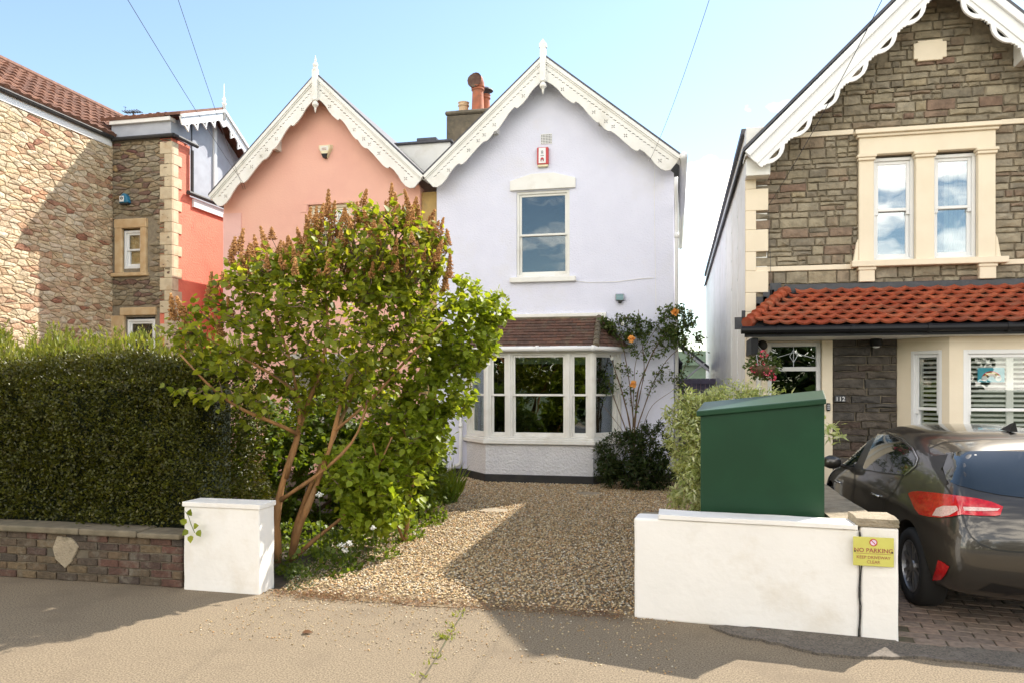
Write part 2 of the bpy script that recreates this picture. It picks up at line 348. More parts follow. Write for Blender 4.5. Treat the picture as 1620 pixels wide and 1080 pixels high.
def tiles(mb, o, u, v, Wd, Ln, tw, th, prof, keep=None, lift=.028, rnd=True, over=1.12, stag=0, lip=None):
    o, u, v = Vector(o), Vector(u).normalized(), Vector(v).normalized(); n = u.cross(v).normalized()
    if n.z < 0: n = -n
    nu = max(1, int(round(Wd/tw))); nv = max(1, int(round(Ln/th))); tw = Wd/nu; th = Ln/nv; k = len(prof)
    for j in range(nv):
        for i in range(-1 if stag else 0, nu+(1 if stag else 0)):
            a = (i+(stag if j % 2 else 0))*tw; b = j*th
            if keep and not keep(a+tw/2, b+th/2): continue
            l = lift*rng.uniform(.85, 1.2); sk = rng.uniform(-.004, .004); vs = []
            for (s_, h) in prof: vs.append(o+u*(a+s_*tw)+v*(b+sk)+n*(-.02 if lip is None else h+l-lip))
            for (s_, h) in prof: vs.append(o+u*(a+s_*tw)+v*(b+sk)+n*(h+l))
            for (s_, h) in prof: vs.append(o+u*(a+s_*tw)+v*(b+th*over)+n*(h+.002))
            fs = [(q, q+1, k+q+1, k+q) for q in range(k-1)]+[(k+q, k+q+1, 2*k+q+1, 2*k+q) for q in range(k-1)]
            fs += [(0, k, 2*k), (k-1, 3*k-1, 2*k-1)]
            mb.add(vs, fs, rng.random())
def ground(z, poly, name, m): return MB().slab(poly, z-.05, z).build(name, m)

def sash(parent, fr, a0, a1, z0, z1, b=.08, fw=.055, meet=.5, glass='glass', frame='white_paint', room=True, back=None, horns=False, bars=0, deep=.5, roomname='room_interior'):
    """outer frame, two sashes, panes; window is a part, panes and sill its sub-parts"""
    m = MB(); zm = z0+(z1-z0)*meet; t = .045
    m.box(a0, a0+fw, b-.03, b+.09, z0, z1, fr); m.box(a1-fw, a1, b-.03, b+.09, z0, z1, fr)
    m.box(a0+fw, a1-fw, b-.03, b+.09, z1-fw, z1, fr); m.box(a0+fw, a1-fw, b-.03, b+.09, z0, z0+fw, fr)
    s0, s1 = a0+fw, a1-fw
    lz0, lz1 = z0+fw, zm+.02; uz0, uz1 = zm-.02, z1-fw
    for (p0, p1, q0, q1) in ((lz0, lz1, b+.035, b+.075), (uz0, uz1, b, b+.033)):
        m.box(s0, s0+t, q0, q1, p0, p1, fr); m.box(s1-t, s1, q0, q1, p0, p1, fr)
        m.box(s0+t, s1-t, q0, q1, p1-(.04 if p1 == lz1 else t), p1, fr); m.box(s0+t, s1-t, q0, q1, p0, p0+(t*1.35 if p0 == lz0 else .04), fr)
    if horns:
        for x in (s0, s1-t): m.prism([(x, uz0-.05), (x+t, uz0-.05), (x+t, uz0), (x, uz0)], b, b+.033, fr)
    for i in range(bars):
        x = s0+(s1-s0)*(i+1)/(bars+1); m.box(x-.009, x+.009, b+.003, b+.03, uz0+.04, uz1-t, fr); m.box(x-.009, x+.009, b+.038, b+.07, lz0+t, lz1-.04, fr)
    if bars: 
        for zz in ((uz0+uz1)/2, ): m.box(s0+t, s1-t, b+.004, b+.029, zz-.009, zz+.009, fr)
    w = m.build('window', frame, parent, bevel=.004)
    MB().box(s0+t-.005, s1-t+.005, b+.014, b+.018, uz0+.035, uz1-t+.005, fr).build('pane', glass, w)
    MB().box(s0+t-.005, s1-t+.005, b+.052, b+.056, lz0+t*1.3-.005, lz1-.035, fr).build('pane', glass, w)
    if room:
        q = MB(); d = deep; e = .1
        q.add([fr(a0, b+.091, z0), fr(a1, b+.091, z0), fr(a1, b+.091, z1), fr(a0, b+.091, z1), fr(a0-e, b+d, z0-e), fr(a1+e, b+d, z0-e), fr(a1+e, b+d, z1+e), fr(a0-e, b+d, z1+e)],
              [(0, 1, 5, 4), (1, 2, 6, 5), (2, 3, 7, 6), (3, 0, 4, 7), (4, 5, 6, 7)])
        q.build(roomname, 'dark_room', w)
    return w

# ------------------------------------------------------------------ grounds
M['earth'] = mat('earth', (.06, .045, .03), (.10, .075, .05), 5, .95, .8, 20, bdist=.03, c3=(.05, .07, .02), s3=2)
M['lawn'] = mat('lawn', (.05, .08, .02), (.08, .10, .03), 2, .95, .5, 20)
M['tarmac'] = mat('tarmac', (.155, .118, .075), (.35, .275, .18), 85, .92, 1.0, 260, bdist=.01, c3=(.19, .145, .095), s3=1.1, detail=3)
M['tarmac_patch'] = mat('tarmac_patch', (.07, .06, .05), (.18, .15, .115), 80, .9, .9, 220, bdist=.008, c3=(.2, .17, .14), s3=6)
M['road'] = mat('road', (.06, .06, .06), (.09, .088, .085), 60, .9, .6, 200, bdist=.006)
M['kerbstone'] = mat('kerbstone', (.28, .26, .24), (.22, .2, .18), 10, .85, .4, 60)
M['gravel_base'] = mat('gravel_base', (.17, .12, .07), (.32, .24, .14), 55, .95, 1.0, 90, bdist=.02, c3=(.16, .10, .06), s3=2)
M['pebble'] = mat('pebble', (.4, .3, .2), ramp=[(.52, .36, .17), (.74, .60, .37), (.34, .22, .11), (.62, .45, .22), (.18, .14, .09), (.80, .72, .56), (.55, .30, .12), (.44, .33, .18)], scale=30, rough=.8)
M['paver'] = mat('paver', (.3, .2, .15), ramp=[(.24, .17, .125), (.30, .215, .16), (.20, .15, .115), (.27, .205, .155)], scale=20, rough=.9, bump=.6, bscale=80)
M['joint_sand'] = mat('joint_sand', (.10, .08, .05), (.07, .06, .035), 20, .95, c3=(.06, .08, .02), s3=3)
MB().slab([(-300, -300), (300, -300), (300, 300), (-300, 300)], -.22, -.18).build('ground', 'lawn')['kind'] = 'structure'
structure(MB().slab([(-60, -5.2), (60, -5.2), (60, 2.3), (-60, 2.3)], -.17, -.12).build('road', 'road'))
structure(MB().slab([(-60, -7.4), (60, -7.4), (60, -5.35), (-60, -5.35)], -.17, 0).build('far_pavement', 'tarmac'))
k = MB()
x = -30
while x < 30: k.box(x+.004, x+.906, 2.3, 2.43, -.17, .005); k.box(x+.004, x+.906, -5.35, -5.2, -.17, .005); x += .91
structure(k.build('kerb', 'kerbstone', bevel=.015))
structure(MB().slab([(-60, 2.43), (60, 2.43), (60, 6.28), (-60, 6.28)], -.17, 0).build('pavement', 'tarmac'))
structure(MB().slab([(-60, 6.28), (60, 6.28), (60, 80), (-60, 80)], -.17, -.01).build('garden_ground', 'earth'))
# darker tarmac repair strip along the foot of the wall
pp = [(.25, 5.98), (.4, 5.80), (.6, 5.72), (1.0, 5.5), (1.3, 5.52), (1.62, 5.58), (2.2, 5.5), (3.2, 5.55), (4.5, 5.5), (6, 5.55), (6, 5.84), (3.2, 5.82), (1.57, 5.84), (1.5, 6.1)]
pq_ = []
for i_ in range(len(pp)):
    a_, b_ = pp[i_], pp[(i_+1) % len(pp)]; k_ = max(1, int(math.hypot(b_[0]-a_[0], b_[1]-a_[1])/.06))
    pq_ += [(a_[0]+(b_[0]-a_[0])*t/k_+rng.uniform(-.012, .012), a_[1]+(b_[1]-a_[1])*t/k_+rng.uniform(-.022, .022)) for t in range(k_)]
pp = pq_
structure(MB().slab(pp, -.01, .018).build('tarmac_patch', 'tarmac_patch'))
DRIVE = [(-3.46, 6.16), (-2.2, 6.05), (-.4, 6.12), (.95, 6.2), (.95, 14.6), (-5.4, 14.6), (-5.1, 12), (-4.3, 9.2), (-3.75, 7.6)]
dq = []
for i_ in range(len(DRIVE)):
    a_, b_ = DRIVE[i_], DRIVE[(i_+1) % len(DRIVE)]; k_ = max(1, int(math.hypot(b_[0]-a_[0], b_[1]-a_[1])/.07)) if i_ < 3 else 1
    dq += [(a_[0]+(b_[0]-a_[0])*t/k_, a_[1]+(b_[1]-a_[1])*t/k_+(rng.uniform(-.05, .04) if i_ < 3 else 0)) for t in range(k_)]
structure(MB().slab(dq, -.02, .006).build('gravel_drive', 'gravel_base'))
# brick-block paving of the neighbour's parking space
pv = MB(); ang = R(-8); ca, sa = math.cos(ang), math.sin(ang)
for j in range(-3, 46):
    for i in range(-4, 34):
        u0 = i*.215+(.1075 if j % 2 else 0); v0 = j*.135; g = .005
        c = [(u0+g, v0+g), (u0+.215-g, v0+g), (u0+.215-g, v0+.135-g), (u0+g, v0+.135-g)]
        w = [(1.45+a*ca-b*sa, 5.92+a*sa+b*ca) for a, b in c]
        if all(1.53 < x < 7.5 and 5.70 < y < 10.6 for x, y in w):
            z = rng.uniform(-.003, .003); pv.slab(w, -.03, .012+z, rng.random())
structure(MB().slab([(1.5, 5.74), (7.6, 5.74), (7.6, 11.4), (1.5, 11.4)], -.05, .003).build('paving_bed', 'joint_sand'))
structure(pv.build('block_paving', 'paver', bevel=.004))

# ------------------------------------------------------------------ bargeboards
TAB = [(0, .27), (.03, .29), (.09, .31), (.14, .295), (.18, .30), (.225, .335), (.264, .35), (.30, .345), (.312, .335), (.315, .29), (.34, .285), (.367, .295), (.42, .335), (.465, .365), (.49, .368), (.503, .345), (.518, .36), (.55, .38), (.575, .372), (.588, .345), (.61, .34), (.65, .345), (.70, .36), (.745, .372), (.77, .365), (.783, .345), (.787, .30), (.82, .29), (.87, .315), (.91, .35), (.95, .36), (.98, .335), (1.0, .27)]
def barge(fr, apex, end, name, parent, crosses=(.207, .44, .53, .583, .673, .92), b0=-.35, m='white_paint'):
    ax, az = apex; ex, ez = end; Ln = math.hypot(ex-ax, ez-az); du = ((ex-ax)/Ln, (ez-az)/Ln)
    dn = (du[1], -du[0])
    if dn[1] > 0: dn = (-dn[0], -dn[1])
    P = lambda s, d: (ax+du[0]*s*Ln+dn[0]*d, az+du[1]*s*Ln+dn[1]*d)
    tab = [TAB[0]]
    for (s0, d0), (s1, d1) in zip(TAB, TAB[1:]): tab += [((s0+s1)/2, (d0+d1)/2), (s1, d1)]
    k0 = .30*abs(dn[0]/dn[1])/Ln
    out = [(ax, az)]+[P(s, 0) for s in (.25, .5, .75, 1.0)]+[P(s, d) for s, d in reversed(tab) if s > .06]+[(ax, az-.40)]
    holes = []
    sg = 1 if ex > ax else -1
    n = int(Ln/.088)
    for i in range(2, n-1):
        s = i/n; c = P(s, .125+.02); 
        w, h = .032, .007; an = R(22)*(-sg)
        holes.append([(c[0]+x*math.cos(an)-y*math.sin(an), c[1]+x*math.sin(an)+y*math.cos(an)) for x, y in ((-w, -h), (w, -h), (w, h), (-w, h))])
    for s in crosses:
        c = P(s, .255)
        for q in range(4):
            an = R(45+90*q); pc = (c[0]+.026*math.cos(an), c[1]+.026*math.sin(an))
            holes.append([(pc[0]+.019*math.cos(t)*math.cos(an)-.010*math.sin(t)*math.sin(an), pc[1]+.019*math.cos(t)*math.sin(an)+.010*math.sin(t)*math.cos(an)) for t in [k*math.pi/3 for k in range(6)]])
    vs, fs = plate(out, holes, b0, b0+.035, fr)
    mb = MB().add(vs, fs)
    bb = mb.build(name, m, parent, fix=True, bevel=.003)
    c = MB(); c.prism([P(0, -.03), P(1.0, -.03), P(1.0, .035), P(0, .035)], b0-.035, b0-.003, fr)
    c.prism([P(0, .036), P(1.0, .036), P(1.0, .062), P(0, .062)], b0-.018, b0-.003, fr)
    c.build('moulding', m, bb, fix=True, bevel=.004)
    return bb
def gable_roof(fr, apex, endl, endr, y1, parent, m='slate', th=.05, b0=-.37):
    r = MB(); o = .035
    r.prism([(apex[0], apex[1]+o), (endl[0]-.03, endl[1]+o-.02), (endl[0]-.03, endl[1]+o-.02+th), (apex[0], apex[1]+o+th)], b0, y1, fr)
    r.prism([(apex[0], apex[1]+o), (apex[0], apex[1]+o+th), (endr[0]+.03, endr[1]+o-.02+th), (endr[0]+.03, endr[1]+o-.02)], b0, y1, fr)
    ro = r.build('roof', m, parent, fix=True)
    s = MB()      # painted soffit boards and purlin ends under the overhang
    for e in (endl, endr):
        dx, dz = e[0]-apex[0], e[1]-apex[1]
        s.prism([(apex[0], apex[1]-.01), (e[0], e[1]-.02), (e[0], e[1]-.05), (apex[0], apex[1]-.04)], b0+.04, -.001, fr)
        for t in (.42,):
            c = (apex[0]+dx*t, apex[1]+dz*t-.30); s.box(c[0]-.05, c[0]+.05, b0+.05, -.001, c[1]-.09, c[1]+.24, fr)
    s.build('soffit', 'white_paint', parent, fix=True)
    return ro
def finial(fr, a, z, parent, post=(.45, .62), m='white_paint', top=.2, sq=False):
    f = MB(); b = -.40
    f.box(a-.055, a+.055, b-.03, b+.06, z-post[1], z+.10, fr)
    c = fr(a, b+.015, z+.10)
    if sq: f.add([fr(a-.07, b-.03, z+.1), fr(a+.07, b-.03, z+.1), fr(a+.07, b+.06, z+.1), fr(a-.07, b+.06, z+.1), fr(a-.07, b-.03, z+.17), fr(a+.07, b-.03, z+.17), fr(a+.07, b+.06, z+.17), fr(a-.07, b+.06, z+.17), fr(a, b+.015, z+.28)],
                 [(0, 1, 5, 4), (1, 2, 6, 5), (2, 3, 7, 6), (3, 0, 4, 7), (4, 5, 8), (5, 6, 8), (6, 7, 8), (7, 4, 8)])
    else: f.lathe(c, [(.055, -.02), (.06, .02), (.035, .04), (.055, .09), (.05, .13), (.018, .16), (.022, .19), (.004, .30)], 12)
    f.lathe(fr(a, b+.015, z-post[1]), [(.02, .01), (.06, -.0), (.06, -.02), (.03, -.035), (.065, -.08), (.065, -.12), (.025, -.17), (.022, -.21), (.003, -.27)], 12)
    return f.build('finial', m, parent, fix=True)

FY = 14.6; fw = F(0, FY)
# ------------------------------------------------------------------ white house
wx0, wx1 = X_(691, FY), X_(1066, FY)
WA, WL, WR = (-2.47, 8.06), (X_(671, FY-.35), 5.93), (X_(1076, FY-.35), 6.0)
wh = thing('detached_house', 'white rendered house with scalloped bargeboards, tall sash window and ground floor bay', 'house', (-2.4, FY, 0))
wh.name = 'white_house'; ORG['white_house'] = Vector((-2.4, FY, 0))
uw = (X_(817, FY), X_(901, FY), Z_(860, 438, FY), Z_(860, 302, FY))
BX0, BX1, BF0, BF1, BY = -4.08, -1.02, -3.53, -1.49, 13.95
outl = [(wx0, 0), (BX0+.05, 0), (BX0+.05, 2.5), (BX1-.05, 2.5), (BX1-.05, 0), (wx1, 0), (wx1, 5.82), (WA[0], WA[1]-.06), (wx0, 5.86)]
vs, fs = plate(outl, [rect(*uw)], 0, .28, fw)
wall = MB().add(vs, fs).build('wall', 'white_render', wh, fix=True)
b = MB(); b.box(wx1-.25, wx1, .281, 9, 0, 5.7, fw); b.box(wx0, wx1, 8.9, 9.15, 0, 5.7, fw); b.box(wx0-.02, wx0+.2, .281, 9, 0, 5.7, fw)
b.build('side_wall', 'white_render', wh)
for a_, b_ in ((wx0+.02, BX0+.02), (BX1, wx1+.003)): MB().box(a_, b_, -.012, -.001, 0, .18, fw).build('plinth', 'black_paint', wh)
gable_roof(fw, WA, WL, WR, 9.2, wh)
barge(fw, WA, WL, 'bargeboard', wh, (.235, .475, .56, .61, .69, .86)); barge(fw, WA, WR, 'bargeboard', wh)
finial(fw, WA[0], WA[1]+.08, wh, sq=True, post=(.4, .52))
w = sash(wh, fw, *uw, b=.06, fw=.05, glass='glass_up', room=True, meet=.495)
w['label'] = 'upstairs sash window'
MB().prism([(uw[0]-.12, uw[2]-.11), (uw[1]+.13, uw[2]-.11), (uw[1]+.13, uw[2]-.01), (uw[0]-.12, uw[2]-.01)], -.09, .05, fw).build('sill', 'white_paint', w, bevel=.012, seg=2)
zc = uw[3]
MB().prism([(uw[0]-.12, zc+.02), (uw[1]+.12, zc+.02), (uw[1]+.12, zc+.21), ((uw[0]+uw[1])/2+.22, zc+.33), ((uw[0]+uw[1])/2-.22, zc+.33), (uw[0]-.12, zc+.21)], -.05, -.001, fw).build('lintel', 'white_paint', w, bevel=.006)
v = MB(); va, vb, vz0, vz1 = X_(856, FY), X_(873, FY), Z_(865, 228, FY), Z_(865, 213, FY)
for i in range(8):
    x = va+(vb-va)*i/7; v.box(x-.005, x+.005, -.016, -.003, vz0, vz1, fw)
for i in range(7):
    z = vz0+(vz1-vz0)*i/6; v.box(va, vb, -.013, -.004, z-.006, z+.006, fw)
v.build('air_vent', 'white_gloss', wh); MB().box(va, vb, -.002, -.0005, vz0, vz1, fw).build('vent_opening', 'dark_room', wh)
# gutter downpipe on the right corner and downpipe by the bay
p = MB(); xr = wx1+.06
p.tube([(xr-.02, FY-.32, 5.66), (xr-.02, FY-.3, 5.45), (xr-.01, FY-.02, 5.2), (xr-.01, FY+.02, 5.0), (xr-.01, FY+.02, 0)], .036, 8)
for z in (4.6, 2.9, 1.2): p.tube([(xr-.01, FY+.02, z), (xr-.01, FY+.02, z+.1)], .046, 8)
p.build('downpipe', 'white_gloss', wh, smooth=True)
q = at(729, 600, FY-.08); xx = q.x; zt = 2.42; e1 = at(729, 728, FY-.08); e2 = at(706, 744, FY-.08)
p = MB(); p.tube([(xx, FY-.08, zt), (xx, FY-.08, e1.z), (xx-.03, FY-.08, e1.z-.07), tuple(e2)], .034, 8)
for z in (2.2, 1.0): p.tube([(xx, FY-.08, z), (xx, FY-.08, z+.07)], .044, 8)
p.build('downpipe', 'white_gloss', wh, smooth=True)
# thin cable chased across the render
c = MB(); cs = [(905, 444), (930, 447), (975, 446), (1015, 441), (1034, 440)]
c.tube([at(x, y, FY-.012) for x, y in cs], .006, 4); c.tube([at(1036, 262, FY-.3), at(1035, 300, FY-.012), at(1037, 440, FY-.012), at(1038, 500, FY-.012)], .0045, 4)
c.build('cable', 'white_paint', wh)
# bay
pl = [(BX0, FY), (BF0, BY), (BF1, BY), (BX1, FY)]
def off(poly, d):        # grow an open bay plan outwards
    return [(poly[0][0]-d*1.3, FY), (poly[1][0]-d*.45, poly[1][1]-d), (poly[2][0]+d*.45, poly[2][1]-d), (poly[3][0]+d*1.3, FY)]
zs = .86
MB().slab(pl, .165, zs-.12).build('bay_wall', 'bay_render', wh)
MB().slab(off(pl, .015), 0, .165).build('plinth', 'black_paint', wh, bevel=.008)
bs = MB().slab(off(pl, .07), zs-.12, zs-.04); bs.slab(off(pl, .03), zs-.04, zs); bs.build('sill', 'white_paint', wh, bevel=.01)
zt = 2.44
MB().slab(off(pl, .02), zt, zt+.07).build('bay_fascia', 'white_paint', wh, bevel=.006)
g = MB(); G = off(pl, .13); g.tube([(x, min(y, FY-.001), zt+.075) for x, y in G], .05, 10)
for t in (.02, .5, .98): 
    x = G[1][0]+(G[2][0]-G[1][0])*t; g.tube([(x-.03, G[1][1], zt+.075), (x+.03, G[1][1], zt+.075)], .058, 10)
g.build('gutter', 'white_gloss', wh, smooth=True)
MB().tube([(WR[0]+.06, FY-.40, WR[1]+.02), (WR[0]+.06, FY+9, WR[1]+.02)], .075, 10).build('eaves_gutter', 'white_gloss', wh, smooth=True)
fl = F(BX0, FY, BF0-BX0, BY-FY); ll = math.hypot(BF0-BX0, BY-FY); ff = F(BF0, BY); lf = BF1-BF0; fr_ = F(BF1, BY, BX1-BF1, FY-BY); lr = math.hypot(BX1-BF1, BY-FY)
mu = [(.07, .43), (.49, lf-.49), (lf-.43, lf-.07)]
def post(f_, a_, b_): MB().box(a_, b_, .0, .12, zs, zt, f_).box(a_+.012, b_-.012, -.012, 0, zs+.002, zt-.002, f_).build('bay_post', 'white_paint', wh, bevel=.004)
for f_, l_ in ((fl, ll), (ff, lf), (fr_, lr)): post(f_, 0, .07); post(f_, l_-.07, l_)
for a_, b_ in ((.43, .49), (lf-.49, lf-.43)): post(ff, a_, b_)
mt = .48
for a_, b_ in mu: sash(wh, ff, a_, b_, zs+.002, zt-.002, b=.05, fw=.03, meet=.505, glass='glass_low', room=False)
sash(wh, fl, .072, ll-.072, zs+.002, zt-.002, b=.05, fw=.03, meet=.505, glass='glass_low', room=False)
sash(wh, fr_, .072, lr-.072, zs+.002, zt-.002, b=.05, fw=.03, meet=.505, glass='glass_low', room=False)
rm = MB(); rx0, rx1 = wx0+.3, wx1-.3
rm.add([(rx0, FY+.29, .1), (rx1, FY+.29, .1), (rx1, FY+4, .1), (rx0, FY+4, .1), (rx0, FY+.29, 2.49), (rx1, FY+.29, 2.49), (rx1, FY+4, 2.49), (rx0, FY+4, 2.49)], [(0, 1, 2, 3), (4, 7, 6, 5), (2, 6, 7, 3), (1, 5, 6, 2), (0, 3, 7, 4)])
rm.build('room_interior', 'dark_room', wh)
bl = MB(); bl.box(.46, lf-.46, .16, .165, zt-.20, zt, ff); bl.box(.04, .42, .16, .165, zt-.05, zt, ff); bl.box(lf-.42, lf-.04, .16, .165, zt-.22, zt, ff)
bl.build('roller_blind', 'blind', wh)
cu = MB()
for i in range(14):
    a_ = .10+i*.03; cu.box(a_, a_+.03, .17+.025*(i % 2), .175+.025*(i % 2), zs+.05, zt-.03, fl)
cu.build('curtain', 'curtain', wh)
# bay roof in plain clay tiles
E = off(pl, .14); zr0, zr1 = zt+.10, 3.13; TX0, TX1 = -3.22, -1.42
e0, e1, e2, e3 = [Vector((x, y, zr0)) for x, y in E]; e0.y = e3.y = FY-.02
t0, t1 = Vector((TX0-.15, FY-.03, zr1)), Vector((TX1-.02, FY-.03, zr1))
rf = MB().add([e0, e1, e2, e3, t1, t0], [(1, 2, 4, 5), (0, 1, 5), (2, 3, 4), (0, 5, 4, 3)]).build('bay_roof', 'old_tile', wh)
pr = [(0, 0), (.97, .0), (.99, -.006)]
tl = MB()
def facet(A, B, T0, T1):
    u = (B-A).normalized(); m_ = (T0+T1)/2; v = (m_-A)-u*(m_-A).dot(u); Ln = v.length; v = v.normalized()
    q = [(0, 0), ((B-A).length, 0), ((T1-A).dot(u), Ln), ((T0-A).dot(u), Ln)]
    a0 = min(x for x, _ in q); a1 = max(x for x, _ in q)
    tiles(tl, A+u*a0, u, v, a1-a0, Ln, .17, .10, pr, lambda a, b: pip(a+a0, min(b, Ln-.01), q), lift=.022, stag=.5)
facet(e1, e2, t0, t1); facet(e0, e1, t0, t0); facet(e2, e3, t1, t1)
tl.build('roof_tiles', 'old_tile', rf)
h = MB()
for A, B in ((e1, t0), (e2, t1)):
    for i in range(7):
        p0 = A.lerp(B, i/7); p1 = A.lerp(B, (i+1.12)/7); up = Vector((0, 0, .015)); h.tube([p0+up*1.6, p1+up*.8], [.062, .055], 8, rng.random())
h.tube([t0+Vector((0, 0, .0)), t1], .04, 8, .3)
h.build('hip_tiles', 'sooty_render', rf)
MB().box(TX0-.3, TX1+.12, -.07, -.003, zr1+.02, zr1+.09, fw).build('flashing', 'white_paint', rf, bevel=.01)
v0, v1 = Vector((TX1+.02, FY-.05, zr1+.06)), Vector((BX1+.25, FY-.05, zr0+.04))
fm = MB().tube([v0, v1], .025, 6); fm.build('flashing', 'white_paint', rf)
# chimney shared over the white roof
cy = 17.3; cx0, cx1 = X_(706, cy), X_(706, cy)+1.15; cz = Z_(740, 174, cy)
ch = MB(); ch.box(cx0, cx1, 17.3, 18.1, 6.0, cz-.1); ch.box(cx0-.03, cx1+.03, 17.27, 18.13, cz-.1, cz)
co = ch.build('chimney', 'sooty_render', wh, bevel=.03)
def pot(px, h, r, m, cowl=None, dy=.4):
    c = at(px, 172, cy+dy); b_ = MB(); z0 = cz-.02
    b_.lathe((c.x, c.y, z0), [(r*1.1, 0), (r*1.12, .04), (r, .08), (r*.88, h-.12), (r*.86, h-.1), (r*1.04, h-.09), (r*1.04, h-.06), (r*.9, h-.05), (r*.95, h-.02), (r*1.1, h), (r*.8, h)], 18)
    o = b_.build('chimney_pot', m, co, smooth=True)
    if cowl: cowl(c, z0+h, o, r)
def hood(c, z, o, r):
    m_ = MB(); pts = [(c.x, c.y, z-.03), (c.x-.01, c.y, z+.05), (c.x-.03, c.y-.05, z+.11), (c.x-.05, c.y-.13, z+.12)]
    m_.tube(pts, [r*1.05, r*1.12, r*1.2, r*1.25], 14, cap=False); m_.build('cowl', 'terracotta', o, smooth=True)
    MB().lathe((c.x-.05, c.y-.125, z+.12), [(r*1.18, 0), (r*1.18, .005)], 14, tilt=Matrix.Rotation(R(80), 3, 'X')).build('cowl_opening', 'old_tile', o)
def cap_(c, z, o, r):
    m_ = MB(); m_.lathe((c.x, c.y, z+.10), [(.02, 0), (r*1.6, .0), (r*1.5, .03), (r*.6, .09), (.01, .10)], 14)
    for k_ in range(4): m_.tube([(c.x+r*.8*math.cos(k_*1.57), c.y+r*.8*math.sin(k_*1.57), z-.02), (c.x+r*.9*math.cos(k_*1.57), c.y+r*.9*math.sin(k_*1.57), z+.11)], .01, 4)
    m_.build('cowl', 'slate', o)
pot(733.5, .34, .13, 'buff_clay'); pot(756, .66, .15, 'terracotta', hood, .3); pot(768, .56, .12, 'terracotta', cap_, .6)
# rendered valley upstand between the gables
vy = 15.6; va, vb = X_(628, vy), X_(712, vy); vm = MB().box(va, vb, vy-FY, vy-FY+.4, 5.9, Z_(670, 228, vy), fw)
vo = vm.build('valley_upstand', 'white_paint', wh)
zt_ = Z_(670, 228, vy); MB().box(va-.05, vb+.05, vy-FY-.06, vy-FY+1.5, zt_, zt_+.05, fw).box(X_(660, vy), X_(691, vy), vy-FY-.04, vy-FY+.4, zt_+.05, zt_+.12, fw).build('slate_cap', 'slate', vo, bevel=.01)
# ochre recessed strip between the two houses
ox0, ox1 = X_(664, FY), wx0
MB().box(ox0+.005, ox1-.005, .10, .2, 0, 5.75, fw).build('party_strip', 'ochre', wh)

# ------------------------------------------------------------------ pink house
PA, PLe, PRe = (-7.16, 8.11), (X_(332, FY-.35), 5.78), (X_(669, FY-.35), 5.93)
ph = thing('pink_house', 'salmon pink rendered house with scalloped bargeboards behind the lilac', 'house', (-7.1, FY, 0))
px0, px1 = X_(354, FY), ox0
pw = (X_(487, FY), X_(555, FY), Z_(520, 410, FY), Z_(520, 323, FY)); pw2 = (X_(455, FY), X_(560, FY), .8, 2.5)
vs, fs = plate([(px0, 0), (px1, 0), (px1, 5.85), (PA[0], PA[1]-.06), (px0, 5.75)], [rect(*pw), rect(*pw2)], 0, .28, fw)
MB().add(vs, fs).build('wall', 'pink', ph, fix=True)
MB().box(px0, px0+.25, .281, 9, 0, 5.6, fw).box(px0, px1, 8.9, 9.1, 0, 5.6, fw).build('side_wall', 'pink', ph)
MB().box(px0-.004, px0+.42, -.02, -.001, 0, 5.5, fw).build('corner_strip', 'pink_pale', ph)
gable_roof(fw, PA, PLe, PRe, 9.2, ph)
barge(fw, PA, PLe, 'bargeboard', ph, (.2, .44, .53, .583, .673, .92)); barge(fw, PA, PRe, 'bargeboard', ph)
finial(fw, PA[0], PA[1]+.02, ph, post=(.4, .50))
w = sash(ph, fw, *pw, b=.10, fw=.06, frame='cream', glass='glass_up', bars=2); MB().box(pw[0]-.08, pw[1]+.08, -.06, .08, pw[2]-.09, pw[2]-.003, fw).build('sill', 'cream', w, bevel=.01)
MB().box(pw[0]-.16, pw[1]+.14, -.012, -.001, pw[3]+.005, pw[3]+.05, fw).box(pw[0]-.16, pw[0]-.02, -.012, -.001, pw[3]-.15, pw[3]+.004, fw).build('lintel', 'pink', w)
w = sash(ph, fw, *pw2, b=.08, fw=.06, glass='glass_up', bars=1); MB().box(pw2[0]-.08, pw2[1]+.08, -.06, .07, pw2[2]-.1, pw2[2]-.003, fw).build('sill', 'white_paint', w, bevel=.01)

# ------------------------------------------------------------------ stone house on the right
SY = 11.3; fs_ = F(0, SY); SX0, SX1 = X_(1180, SY), 5.9
sh = thing('stone_house', 'grey-brown stone house with cream window surround and red tiled porch roof', 'house', (3.4, SY, 0))
SA = (3.42, 7.42); bl0 = at(1184, 258, SY-.42); SL, SR = (bl0.x-.02, bl0.z+.12), (SA[0]*2-bl0.x, bl0.z+.12)
slope = (SA[1]-SL[1])/(SA[0]-SL[0])
def in_gable(x, z): return z < SA[1]-.12-abs(x-SA[0])*slope
u1 = lambda px: X_(px, SY); zu = lambda px, py: Z_(px, py, SY)
W1 = (u1(1380), u1(1447)); W2 = (u1(1475), u1(1545)); wz0, wz1 = zu(1470, 411), zu(1470, 243)
DX0, DX1, DZ1 = u1(1214), u1(1299), zu(1260, 541)
vs, fs = plate([(SX0, 0), (SX1, 0), (SX1, 4.9), (SX1, in_gable and SA[1]-.1-(SX1-SA[0])*slope), (SA[0], SA[1]-.1), (SX0, SA[1]-.1-(SA[0]-SX0)*slope)],
               [rect(W1[0], W1[1], wz0, wz1), rect(W2[0], W2[1], wz0, wz1), rect(DX0, DX1, .15, DZ1), rect(3.25, 5.6, .3, 2.3)], .012, .3, fs_)
MB().add(vs, fs).build('wall', 'mortar', sh, fix=True)
MB().box(SX0, SX1, 14.3, 14.6, 0, 5.3, fs_).box(SX1-.3, SX1, .301, 14.3, 0, 5.3, fs_).build('rear_wall', 'mortar', sh)
zst1, zst0 = zu(1300, 213), zu(1300, 424)
st = MB(); sp0, sp1 = u1(1357), u1(1572); zt1 = zu(1470, 203)
